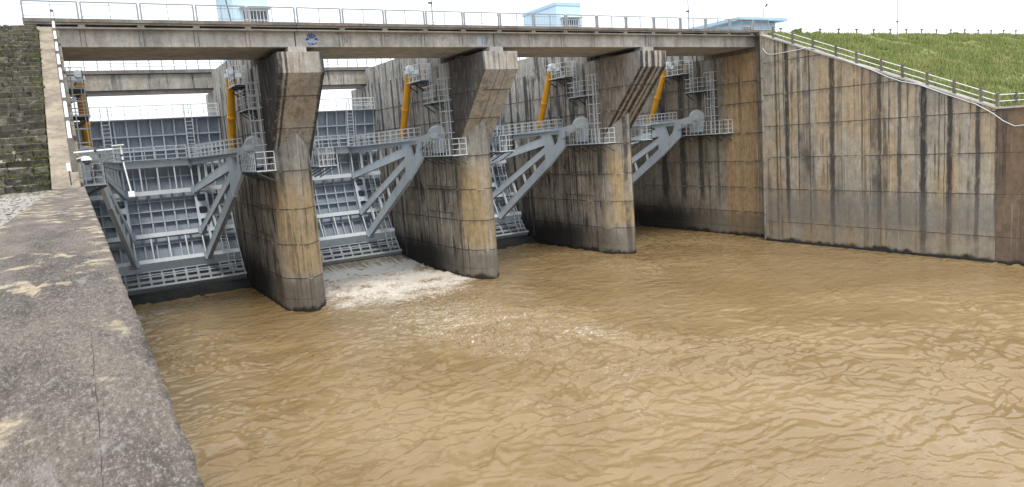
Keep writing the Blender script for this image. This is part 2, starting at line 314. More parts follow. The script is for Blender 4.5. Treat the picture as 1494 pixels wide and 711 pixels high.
def water_mat(name):
    """silt-laden water: light scattered back from the body of the water does not follow the ripples, the mirror reflection does"""
    t = NT(name); t.n.remove(t.b); outn = t.n['Material Output']
    silt = t.noise((.16, .12, .1), 5, .6, dist=.6)
    col = t.mix(t.ss(silt, .35, .65), (.240, .163, .075), (.292, .206, .104))
    bp = t.noise((.75, 1.7, 2), 3, .5, dist=.7); bp2 = t.noise((2.6, 5.2, 5), 3, .5, dist=.6)
    def ridge(q, pw): return t.math('POWER', t.math('SUBTRACT', 1.0, t.math('ABSOLUTE', t.math('MULTIPLY_ADD', q, 2.0, -1.0))), pw)
    amp = t.ss(t.noise((.16, .2, .1), 3, .5, (3, 8, 0)), .36, .64, .35, 1.0)
    hh = t.math('MULTIPLY', t.math('ADD', bp, t.math('MULTIPLY', bp2, .45)), amp)
    n = t.bump(hh, 1.0, .075)
    at = t.n.new('ShaderNodeAttribute'); at.attribute_name = 'foam'; fo = at.outputs['Fac']
    v = t.noise((2.6, 3.4, 3.2), 8, .74, dist=.9); v2 = t.noise((10, 13, 11), 6, .72, dist=.5)
    h = t.math('ADD', t.math('MULTIPLY', v, .55), t.math('MULTIPLY', v2, .45))
    k = t.math('MULTIPLY', t.ss(t.math('ADD', h, t.math('MULTIPLY', fo, .42)), .61, .82), t.ss(fo, .02, .15))
    ln = t.noise((1.5, 2.3, 2), 7, .66, (4, 2, 0), dist=1.3); ln = t.ss(t.math('ABSOLUTE', t.math('SUBTRACT', ln, .5)), .030, .004)
    ln = t.math('MULTIPLY', t.math('MULTIPLY', ln, t.ss(v2, .44, .60)), t.ss(fo, .08, .32, 0, .75)); k = t.math('MAXIMUM', k, ln)
    milky = t.ss(fo, .25, .8, 0, .35); col = t.mix(milky, col, (.44, .36, .26))
    up = t.n.new('ShaderNodeCombineXYZ'); up.inputs[2].default_value = 1.0
    nm = t.n.new('ShaderNodeMix'); nm.data_type = 'VECTOR'; nm.inputs[0].default_value = .12; t.l.new(up.outputs[0], nm.inputs[4]); t.l.new(n, nm.inputs[5])
    df = t.n.new('ShaderNodeBsdfDiffuse'); t.l.new(col, df.inputs['Color']); t.l.new(nm.outputs[1], df.inputs['Normal'])
    gl = t.n.new('ShaderNodeBsdfGlossy'); gl.inputs['Roughness'].default_value = .08; t.l.new(n, gl.inputs['Normal'])
    fr = t.n.new('ShaderNodeFresnel'); fr.inputs['IOR'].default_value = 1.45; t.l.new(n, fr.inputs['Normal'])
    m1 = t.n.new('ShaderNodeMixShader'); t.l.new(fr.outputs[0], m1.inputs[0]); t.l.new(df.outputs[0], m1.inputs[1]); t.l.new(gl.outputs[0], m1.inputs[2])
    fm = t.n.new('ShaderNodeBsdfDiffuse'); fm.inputs['Color'].default_value = (.64, .595, .53, 1); t.l.new(t.bump(h, .5, .12), fm.inputs['Normal'])
    m2 = t.n.new('ShaderNodeMixShader'); t.l.new(t.math('MULTIPLY', k, .92), m2.inputs[0]); t.l.new(m1.outputs[0], m2.inputs[1]); t.l.new(fm.outputs[0], m2.inputs[2])
    t.l.new(m2.outputs[0], outn.inputs['Surface']); return t.m
M['water'] = water_mat('muddy_water')
def sheet_mat():
    t = NT('outflow_sheet'); s_ = t.noise((3.4, .28, .4), 6, .7); f = t.noise((9, 2.2, 3), 6, .7)
    fr = t.ss(t.y, 63.6, 59.4); k = t.ss(t.math('ADD', t.math('ADD', t.math('MULTIPLY', s_, .7), t.math('MULTIPLY', f, .4)), t.math('MULTIPLY', fr, .3)), .52, .80)
    col = t.mix(k, (.235, .195, .145), (.74, .72, .68)); return t.done(col, t.ss(k, 0, 1, .2, .7), t.bump(s_, .5, .1), .5)
M['sheet'] = sheet_mat()

# ------------------------------------------------------------------ layout constants (metres)
XL, XR, XA = 0.09, 52.02, 53.08            # near walls, far training wall, far abutment face
PX = [12.476, 26.476, 40.476]; HW = 1.386  # pier centres, half width
YN, LO = 48.8, 2.25                        # pier nose tip, length of the pointed nose
TY, TZ = 54.0, 10.8                        # gate trunnion axis
BAYS = [(XL, PX[0]-HW), (PX[0]+HW, PX[1]-HW), (PX[1]+HW, PX[2]-HW), (PX[2]+HW, XA)]
def gp(x, r, a): return (x, TY + r*math.cos(a), TZ + r*math.sin(a))
def za(z, r): return math.asin((z - TZ) / r)

# ------------------------------------------------------------------ river water
def river():
    nx, ny = 640, 900
    xs = np.linspace(XL - .05, XA + .05, nx)
    ys = np.concatenate([np.linspace(-60, 6, 60, endpoint=False), np.linspace(6, 66, ny - 60)])
    X, Y = np.meshgrid(xs, ys)
    wx = X + 1.4*(fbm(X, Y, .35, 3, 1) - .5)*2; wy = Y + 1.4*(fbm(X, Y, .35, 3, 5) - .5)*2
    h = np.zeros_like(X)
    rg = np.random.RandomState(3)
    for k in range(40):
        L = .40 * (1.9/.40) ** rg.rand(); th = R(85) + rg.normal(0, .7); kx, ky = math.cos(th)*2*math.pi/L, math.sin(th)*2*math.pi/L
        s_ = np.sin(kx*wx + ky*wy + rg.rand()*6.28); h += .0060 * L**.80 * (s_ + .12*s_*s_)
    for k in range(16):
        L = .30 + .3*rg.rand(); th = R(80) + rg.normal(0, .8); h += .0040*L**.9*np.sin((math.cos(th)*wx + math.sin(th)*wy)*2*math.pi/L + rg.rand()*6.28)
    h += .06*(fbm(X, Y, .22, 3, 21) - .5) + .035*(fbm(wx*.7, wy*1.3, 1.3, 4, 31) - .5)
    env = .45 + 1.15*sst(.30, .72, fbm(X, Y, .11, 4, 12))
    calm = sst(30, 46, X) * sst(20, 40, Y); env *= (1 - .5*calm)
    # discharge of the second bay: boil in front of the gate, tail drifting downstream
    bx0, bx1 = BAYS[1]
    inbay = sst(bx0 - 1.5, bx0 + .6, X + 1.5*(fbm(X, Y, .4, 3, 61)-.5)) * sst(bx1 + 2.2, bx1 - 1.0, X + 2*(fbm(X, Y, .4, 3, 62)-.5))
    boil = inbay * sst(44.5, 53.5, Y + 5*(fbm(X, Y, .3, 3, 63)-.5))
    cx = np.interp(Y, [14, 22, 30, 39, 48, 60], [23.5, 21.5, 20.3, 17.8, 19.0, 19.4])
    wd = np.interp(Y, [10, 22, 39, 50], [8, 7.5, 6.8, 5.6])
    tail = np.exp(-((X - cx)/wd)**2) * sst(2, 30, Y) * sst(64, 50, Y)
    turb = np.clip(boil + .55*tail, 0, 1.2)
    rid = 1 - np.abs(2*fbm(wx*1.0, wy*1.0, .85, 4, 41) - 1); rid2 = 1 - np.abs(2*fbm(wx, wy, 2.1, 3, 51) - 1)
    h = h*env*(1 + .9*turb) + boil*(.34*(rid - .55) + .14*(rid2 - .6)) + .08*tail*(rid2 - .6)
    rid3 = 1 - np.abs(2*fbm(wx*.8, wy*1.7, 1.6, 4, 45) - 1); fil = sst(.66, .96, rid3) * sst(.38, .62, fbm(X, Y, .30, 3, 71))
    foam = np.clip(boil*(.47 + 1.1*(fbm(X, Y, .6, 4, 75) - .42)) + tail*(.09 + .20*sst(16, 42, Y) + .12*fil) + .12*fil*sst(.46, .62, fbm(X, Y, .12, 3, 81)) * sst(60, 20, Y) * sst(46, 30, X), 0, 1)
    # thin foam line against the first bay's far water
    foam = np.maximum(foam, .45*sst(.55, .7, fbm(X, Y*2.2, .45, 4, 91))*sst(6.5, 3, X)*sst(52, 56, Y)*sst(62, 58, Y))
    V = np.stack([X.ravel(), Y.ravel(), h.ravel()], 1)
    i = np.arange((len(ys)-1)*nx).reshape(len(ys)-1, nx)[:, :-1].ravel()
    F = np.stack([i, i+1, i+nx+1, i+nx], 1)
    me = bpy.data.meshes.new('river_water'); me.from_pydata(V.tolist(), [], F.tolist())
    me.polygons.foreach_set('use_smooth', np.ones(len(F), bool))
    at = me.attributes.new('foam', 'FLOAT', 'POINT'); at.data.foreach_set('value', foam.ravel().astype(np.float32))
    me.materials.append(M['water']); me.update()
    o = bpy.data.objects.new('river_water', me); COL.objects.link(o); kind(o, 'structure')
river()

# spillway sill under the gates, and the outflow of the second bay
for k, (a, b) in enumerate(BAYS):
    mb = MB(); prof = [(74, .62), (63.9, .62), (63.2, .5), (61.8, -.6), (61.8, -2), (74, -2)]
    mb.loft([[(a + .01, y, z) for y, z in prof], [(b - .01, y, z) for y, z in prof]], True)
    kind(mb.build('spillway_sill', M['wet']), 'structure')
a, b = BAYS[1]; mb = MB(); nxs, nys = 90, 50; vs = []
for j in range(nys):
    y = 64.35 - 8.2*j/(nys-1)
    for i in range(nxs):
        x = a + .02 + (b - a - .04)*i/(nxs-1); t_ = j/(nys-1)
        z = .66*(1 - t_)**1.6 - .16*sst(.75, 1, t_) + .05 + (.02 + .13*t_)*(vn(np.float64(x*1.8), np.float64(y*.45), 1.0, 3) - .5)
        vs.append((x, y, float(z)))
mb.add(vs, [(j*nxs+i, j*nxs+i+1, (j+1)*nxs+i+1, (j+1)*nxs+i) for j in range(nys-1) for i in range(nxs-1)])
kind(mb.build('outflow_water', M['sheet'], smooth=True), 'structure')

# ------------------------------------------------------------------ terrain
def heightgrid(name, xs, ys, fz, mat, k='structure'):
    X, Y = np.meshgrid(xs, ys); Z = fz(X, Y); n = len(xs)
    V = np.stack([X.ravel(), Y.ravel(), Z.ravel()], 1).tolist()
    F = [(j*n+i, j*n+i+1, (j+1)*n+i+1, (j+1)*n+i) for j in range(len(ys)-1) for i in range(n-1)]
    me = bpy.data.meshes.new(name); me.from_pydata(V, [], F); me.polygons.foreach_set('use_smooth', [True]*len(F)); me.materials.append(mat); me.update()
    o = bpy.data.objects.new(name, me); COL.objects.link(o)
    if k: o['kind'] = k
    return o
def slope_r(X, Y):
    z = np.interp(Y, [-400, 20, 25.6, 44.4, 46], [9.9, 10.05, 10.12, 17.85, 18.05])
    return z + .006*np.clip(X - 56, 0, 60) + (.16*(fbm(X, Y, .35, 4, 14) - .5) + .10*(fbm(X, Y, 1.2, 3, 15) - .5))*sst(52.6, 54, X)
heightgrid('grass_embankment', np.concatenate([np.linspace(52.55, 110, 190), np.linspace(114, 700, 30)]), np.concatenate([np.linspace(-400, 18, 25), np.linspace(20, 46, 90), np.linspace(47, 53, 4)]), slope_r, M['turf'])
def slope_l(X, Y):
    z = np.interp(Y, [-400, 26.2, 44.4, 45.2, 90], [9.86, 9.86, 17.6, 18.0, 18.0])
    return z + .10*(fbm(X, Y, .8, 4, 44) - .5)*sst(-.8, -1.4, X)
heightgrid('gravel_bank', np.concatenate([np.linspace(-400, -12, 20), np.linspace(-11, -.68, 40)]), np.concatenate([np.linspace(-400, -4, 16), np.linspace(-3, 46, 120), np.linspace(50, 90, 6)]), slope_l, M['gravel'])
o = MB().box(54.4, 700, 46.25, 53, 17.6, 18.14).build('crest_road', M['asphalt']); kind(o, 'structure')

# grass on the embankment (uncountable): blades in clumps
def grass(name, pts, hgt, spread, nb, mat, seed):
    rg = np.random.RandomState(seed); mb = MB()
    for (x, y, z) in pts:
        hh = hgt*(.5 + rg.rand()*.9)
        for b_ in range(nb):
            an = rg.rand()*6.28; r_ = spread*rg.rand()**.5; px, py = x + r_*math.cos(an), y + r_*math.sin(an)
            le = rg.rand()*6.28; w_ = .022 + .03*rg.rand(); t_ = hh*(.5+.6*rg.rand()); l_ = t_*.55*rg.rand()
            dx, dy = math.cos(le), math.sin(le)
            mb.add([(px - dy*w_, py + dx*w_, z - .03), (px + dy*w_, py - dx*w_, z - .03), (px + dx*l_ + dy*w_*.3, py + dy*l_ - dx*w_*.3, z + t_)], [(0, 1, 2)])
    return kind(mb.build(name, mat), 'stuff')
rg = np.random.RandomState(5); n = 26000
gx = 52.8 + 62*rg.rand(n)**1.35; gy = 24 + 21.6*rg.rand(n)
keep = fbm(gx, gy, .5, 4, 77) + .25*rg.rand(n) > .50; gx, gy = gx[keep], gy[keep]; gz = slope_r(gx, gy)
grass('embankment_grass', list(zip(gx, gy, gz)), .34, .30, 9, M['grass'], 6)

# ------------------------------------------------------------------ piers
def ogive(hw, yt, yb, xc, n=9):
    pts = []
    for k in range(n+1):
        t_ = k/n; pts.append((xc - hw*(1 - (1-t_)**1.9), yt + LO*t_))
    left = pts[1:] ; tip = pts[0]
    loop = [tip] + left + [(xc - hw, yb)] + [(xc + hw, yb)] + [(2*xc - q[0], q[1]) for q in left[::-1]]
    return loop
LIFTS = [-2.0, .85, 2.3, 4.6, 7.0, 9.55, 12.3, 14.2, 16.72]
PL = ['below the blue emblem, between the first and second bays', 'with white water along its near side and a tan nose', 'with black stripes under its cantilever, before the last bay']
for i, xc in enumerate(PX):
    t = thing('bridge_pier', 'stained concrete pier ' + PL[i], 'pier', (xc, YN, 0), 'spillway piers')
    for k in range(len(LIFTS)-1):
        z0, z1 = LIFTS[k], LIFTS[k+1]; ch = .03
        mb = MB(); j = .012*math.sin(k*7.3 + i)
        def lp(ins, z): return [(x, y, z) for x, y in ogive(HW - ins + (j if ins < .02 else 0), YN + ins, 74, xc)][::-1]
        mb.loft([lp(ch, z0), lp(0, z0 + .035), lp(0, z1 - .035), lp(ch, z1)])
        mb.build('concrete_lift', M['pier'], t)
    # cantilevered head: 45 degree soffit running back into the nose
    mb = MB(); hw = HW + .006
    pr = [(45.433, 16.727), (45.433, 15.48), (51.25, 9.66), (51.25, 16.727)]
    mb.loft([[(xc - hw, y, z) for y, z in pr], [(xc + hw, y, z) for y, z in pr]][::-1], True)
    mb.build('cantilever_head', M['pier_top'], t, bevel=.025)
    MB().box(xc - .55, xc + .55, 45.95, 47.0, 16.73, 17.09).build('bearing_block', M['girder'], t, bevel=.02)
    MB().box(xc - .55, xc + .55, 50.6, 51.6, 16.73, 17.09).build('bearing_block', M['girder'], t, bevel=.02)
    mb = MB().box(xc - HW + .02, xc + HW - .02, 52.35, 69.3, 16.70, 18.3); mb.build('upper_block', M['pier'], t, bevel=.03)
    for s in (-1, 1):
        f = xc + s*HW
        for y in (52.9, 55.2, 58.3, 60.1, 61.4):
            mb = MB().tube([(f + s*.07, y, 5.2 + (y*7) % 2.1), (f + s*.07, y, 16.6)], .035, 6); mb.build('conduit', M['post_c'], t)
        mb = MB()
        for z in (6.9, 7.2, 5.1):
            mb.tube([(f + s*.06, 52.2, z), (f + s*.06, 56.8, z + .05)], .03, 6)
        mb.build('conduit', M['post_c'], t)
        for (y0, y1) in ((62.7, 63.0), (65.6, 65.9)):
            MB().box(min(f - s*.02, f + s*.03), max(f - s*.02, f + s*.03), y0, y1, .7, 16.6).build('guide_rail', M['steel_dk'], t)

# ------------------------------------------------------------------ abutments and training walls
def panel(x, s, y0, y1, zb, zt0, zt1, mat, parent, jx=0.0, g=.012, ch=.02):
    """one cast panel on the plane x, its face pointing to s (-1 left, +1 right); zt0/zt1 top heights at y0/y1"""
    f = x + s*jx; b = x - s*.25
    out = [(y0+g, zb+g), (y1-g, zb+g), (y1-g, zt1-g), (y0+g, zt0-g)]
    inn = [(y0+g+ch, zb+g+ch), (y1-g-ch, zb+g+ch), (y1-g-ch, zt1-g-ch), (y0+g+ch, zt0-g-ch)]
    L = [[(b, y, z) for y, z in out], [(f - s*ch, y, z) for y, z in out], [(f, y, z) for y, z in inn]]
    mb = MB().loft(L); mb.add(L[2], [(0, 1, 2, 3)])
    mb.build('concrete_panel', mat, parent)
def ztop(y): return float(np.interp(y, [-100, 25.6, 44.5, 45], [10.22, 10.28, 17.86, 17.9]))
wr = thing('training_wall', 'long sloping streaked concrete wall topped by grass and a post railing', 'wall', (XR, 25, 0))
MB().loft([[(XR + .03, y, z) for y, z in ((-60, -2), (44.5, -2), (44.5, 17.8), (25.6, 10.2), (-60, 10.1))], [(XR + .75, y, z) for y, z in ((-60, -2), (44.5, -2), (44.5, 17.8), (25.6, 10.2), (-60, 10.1))]], True).build('wall_core', M['post_c'], wr)
cols = [44.52, 42.0, 39.8, 37.8, 35.0, 33.7, 30.4, 28.6, 25.5, 22.2, 18.9, 15, 11, 7, 2, -4, -12, -24, -40, -60]
zr = [-2, 1.75, 4.6, 7.35, 10.05, 12.72, 15.45, 18.5]
for c in range(len(cols)-1):
    y1, y0 = cols[c], cols[c+1]
    for k in range(len(zr)-1):
        za_, zb_ = ztop(y0), ztop(y1)
        if zr[k] >= max(za_, zb_) - .08: continue
        t0, t1 = min(zr[k+1], za_), min(zr[k+1], zb_)
        if t0 <= zr[k] + .06:      # the sloping top cuts through this lift: a triangle-like panel
            ys_ = y0 + (y1 - y0)*(zr[k] + .10 - za_)/(zb_ - za_); panel(XR, -1, ys_, y1, zr[k], zr[k] + .10, t1, M['wall_r'] if y1 > 25.6 else M['wall_brown'], wr, random.uniform(-.006, .006)); continue
        if zr[k+1] < zb_ and zr[k+1] > za_:   # split so that the sloping edge stays straight
            ym = y0 + (y1 - y0)*(zr[k+1] - za_)/(zb_ - za_); jx = random.uniform(-.006, .006); mt = M['wall_r'] if y1 > 25.6 else M['wall_brown']
            f = XR - jx; g = .012; ch = .02
            out_ = [(y0+g, zr[k]+g), (y1-g, zr[k]+g), (y1-g, zr[k+1]-g), (ym, zr[k+1]-g), (y0+g, za_-g)]
            cy = sum(q[0] for q in out_)/5; cz = sum(q[1] for q in out_)/5
            inn_ = [(q[0] + ch*(1 if q[0] < cy else -1), q[1] + ch*(1 if q[1] < cz else -1)) for q in out_]
            L = [[(XR + .25, y, z) for y, z in out_], [(f + ch, y, z) for y, z in out_], [(f, y, z) for y, z in inn_]]
            mb = MB().loft(L); mb.add(L[2], [(0, 1, 2, 3, 4)]); mb.build('concrete_panel', mt, wr); continue
        panel(XR, -1, y0, y1, zr[k], t0, t1, M['wall_r'] if y1 > 25.6 else M['wall_brown'], wr, random.uniform(-.006, .006))
pr = [(44.6, 17.92), (25.55, 10.30), (-60, 10.24)]
mb = MB()
for (y1, z1), (y0, z0) in zip(pr[:-1], pr[1:]):
    mb.loft([[(XR - .10, y1, z1 - .09), (XR + .62, y1, z1 - .09), (XR + .62, y1, z1 + .03), (XR - .10, y1, z1 + .03)], [(XR - .10, y0, z0 - .09), (XR + .62, y0, z0 - .09), (XR + .62, y0, z0 + .03), (XR - .10, y0, z0 + .03)]], True)
mb.build('coping', M['girder'], wr)
# foot of the right wall: low dark plinth just above the water
MB().box(XR - .14, XR + .1, -60, 44.5, -1, .16).build('plinth', M['wet'], wr)

ar = thing('bridge_abutment', 'tall rust-tinted concrete abutment carrying the far end of the bridge', 'abutment', (XA, 58, 0), 'bridge abutments')
MB().box(XA + .03, XA + 2.4, 44.7, 74, -2, 18.1).build('wall_core', M['post_c'], ar)
ac = [44.62, 46.1, 49.9, 52.6, 56, 59.6, 63.2, 67, 70.5, 74]
for c in range(len(ac)-1):
    for k in range(len(LIFTS)-1):
        panel(XA, -1, ac[c], ac[c+1], LIFTS[k], LIFTS[k+1], LIFTS[k+1], M['abut'], ar, random.uniform(-.006, .006))
MB().box(XR - .06, XR + 1.3, 44.50, 44.66, -1, 18.2).build('joint_pilaster', M['pier_top'], ar)
MB().box(XA - .03, XA + .4, 52.4, 69.3, 16.74, 18.3).build('upper_block', M['pier'], ar)
for y in (53.0, 54.6, 55.3, 57.8, 59.0): MB().tube([(XA - .07, y, 6 + (y*5) % 2.3), (XA - .07, y, 16.6)], .035, 6).build('conduit', M['post_c'], ar)
# left
al = thing('bridge_abutment', 'concrete abutment beside the rubble stairs carrying the near end of the bridge', 'abutment', (XL, 58, 0), 'bridge abutments')
for k in range(len(LIFTS)-1):
    for c in range(len(ac)-1): panel(XL, 1, ac[c], ac[c+1], LIFTS[k], LIFTS[k+1], LIFTS[k+1], M['abut'], al, random.uniform(-.006, .006))
MB().box(XL - 1.7, XL - .03, 44.7, 74, -2, 17.0).build('wall_core', M['post_c'], al)
MB().box(XL - 1.7, XL - .02, 52.4, 69.3, 16.74, 18.3).build('upper_block', M['pier'], al)
wl_ = thing('training_wall', 'broad flat-topped weathered wall with sandy patches beside the water', 'wall', (XL - .4, 10, 0))
ZW = 10.05
# rough top: displaced sheet with a ragged edge
xs = np.linspace(XL - .80, XL, 36); ys = np.concatenate([np.linspace(-8, .6, 12, endpoint=False), np.linspace(.6, 8, 200, endpoint=False), np.linspace(8, 26.3, 130)])
X, Y = np.meshgrid(xs, ys); Z = ZW + .016*(fbm(X, Y, 3.2, 5, 3) - .5) + .010*(fbm(X, Y, 16, 3, 8) - .5)
Z = Z - .02*np.exp(-((X + .215 - .02*np.sin(Y*1.3))/.006)**2)*sst(9, 4, Y)
edge = sst(XL - .03, XL, X); Z = Z - edge*(.002 + .006*fbm(X, Y, 20, 4, 19)); X = X + .013 - edge*.012*fbm(X*0, Y, 14, 4, 23)
lip = np.stack([np.full(len(ys), XL), ys, np.full(len(ys), ZW - .12)], 1)
V = np.stack([X.ravel(), Y.ravel(), Z.ravel()], 1).tolist() + lip.tolist(); nxs = len(xs); base = len(ys)*nxs
F = [(j*nxs+i, j*nxs+i+1, (j+1)*nxs+i+1, (j+1)*nxs+i) for j in range(len(ys)-1) for i in range(nxs-1)] + [(j*nxs+nxs-1, base+j, base+j+1, (j+1)*nxs+nxs-1) for j in range(len(ys)-1)]
MB().add(V, F).build('wall_top', M['wall_top'], wl_, smooth=True)
for y0, y1 in [(-8, 2), (2, 8), (8, 14), (14, 20), (20, 26.3), (26.3, 32.5), (32.5, 38.6), (38.6, 44.55)]:
    for k in range(len(zr)-1):
        tp = ZW - .12 if y1 < 26.4 else None
        a_ = tp or float(np.interp(y0, [26.3, 44.5], [9.95, 17.7])); b_ = tp or float(np.interp(y1, [26.3, 44.5], [9.95, 17.7]))
        if zr[k] >= min(a_, b_) - .1: continue
        last = k == len(zr)-2 or zr[k+1] >= min(a_, b_) - .1
        panel(XL, 1, y0, y1, zr[k], a_ if last else zr[k+1], b_ if last else zr[k+1], M['wall_r'], wl_, random.uniform(-.006, .006))
MB().box(XL - .8, XL - .03, -8, 26.3, -2, ZW - .06).build('wall_core', M['post_c'], wl_)
# stair coping: sloping strip
ny_ = 90; vs = []; yy = np.linspace(26.0, 44.5, ny_); nx_ = 12
for y in yy:
    for i in range(nx_):
        x = XL - .85 + .76*i/(nx_-1); z = float(np.interp(y, [26, 26.4, 44.5], [ZW, ZW + .12, 17.86])) + .05*(float(fbm(np.float64(x), np.float64(y), 1.3, 4, 7)) - .5)
        if 33.9 < y < 34.5: z += .04
        vs.append((x, y, z))
    vs.append((XL - .09, y, float(np.interp(y, [26, 44.5], [ZW - .4, 17.2]))))
n1 = nx_ + 1
fs = [(j*n1+i, j*n1+i+1, (j+1)*n1+i+1, (j+1)*n1+i) for j in range(ny_-1) for i in range(nx_)]
cp = MB().add(vs, fs).build('stair_coping', M['coping'], wl_, smooth=True)

# ------------------------------------------------------------------ rubble stairs
st = thing('stone_staircase', 'rough rubble stone stairs climbing to the near end of the bridge', 'stairs', (-2.5, 26.4, 10))
N = 29; rise = (17.75 - 9.95)/N; run = (44.2 - 26.6)/N
sm = []
for q in range(8):
    mb = MB(); rq = random.Random(q); v = []
    for sx in (0, 1):
        for sy in (0, 1):
            for sz in (0, 1): v.append((sx + rq.uniform(-.03, .03), sy + rq.uniform(-.06, .06) - (.16 if sz == 1 and sy == 0 else 0), sz + rq.uniform(-.14, .04)))
    me = bpy.data.meshes.new('step_stone'); me.from_pydata(v, [], [(0, 1, 3, 2), (4, 6, 7, 5), (0, 4, 5, 1), (2, 3, 7, 6), (1, 5, 7, 3), (0, 2, 6, 4)]); me.materials.append(M['stone']); sm.append(me)
for k in range(N):
    x = -.78
    while x > -4.2:
        w_ = random.uniform(.4, 1.2); o = bpy.data.objects.new('step_stone', random.choice(sm)); COL.objects.link(o); o.parent = st
        z1 = 9.95 + rise*(k+1) + random.uniform(-.03, .03); y0 = 26.6 + run*k + random.uniform(-.05, .05)
        hgt = rise + .12; o.scale = (w_ - .02, run + .16, hgt)
        o.location = Vector((x - w_, y0, z1 - hgt)) - Vector(st.location)
        b = o.modifiers.new('bevel', 'BEVEL'); b.width = .035; b.segments = 1
        x -= w_
rg = np.random.RandomState(8); pts = []
for _ in range(900):
    k = rg.randint(0, N); x = -.82 - abs(rg.normal(0, .16))
    if rg.rand() < .42: k = rg.randint(15, N); x = -.9 - 2.3*rg.rand()
    if rg.rand() < .25: k = rg.randint(0, 5)
    if fbm(np.float64(x), np.float64(k*.6), .8, 3, 5) < .46: continue
    pts.append((x, 26.6 + run*k + rg.rand()*run, 9.95 + rise*(k+1)))
grass('stair_weeds', pts, .085, .10, 16, M['moss'], 9)
# pebbles by the stair foot
rg = np.random.RandomState(12); mb = MB()
for _ in range(1500):
    x = -.80 - 2.4*rg.rand()**1.3; y = 9 + 17.4*rg.rand(); r_ = .02 + .05*rg.rand()**2; z = float(slope_l(np.array([x]), np.array([y]))[0])
    v = []; 
    for q in range(6):
        d = [(1,0,0),(0,1,0),(-1,0,0),(0,-1,0),(0,0,1),(0,0,-1)][q]; s_ = r_*(.7 + .6*rg.rand()); v.append((x + d[0]*s_, y + d[1]*s_, z + r_*.3 + d[2]*s_*.7))
    mb.add(v, [(0,1,4),(1,2,4),(2,3,4),(3,0,4),(1,0,5),(2,1,5),(3,2,5),(0,3,5)])
kind(mb.build('loose_pebbles', M['pebble'], smooth=False), 'stuff')

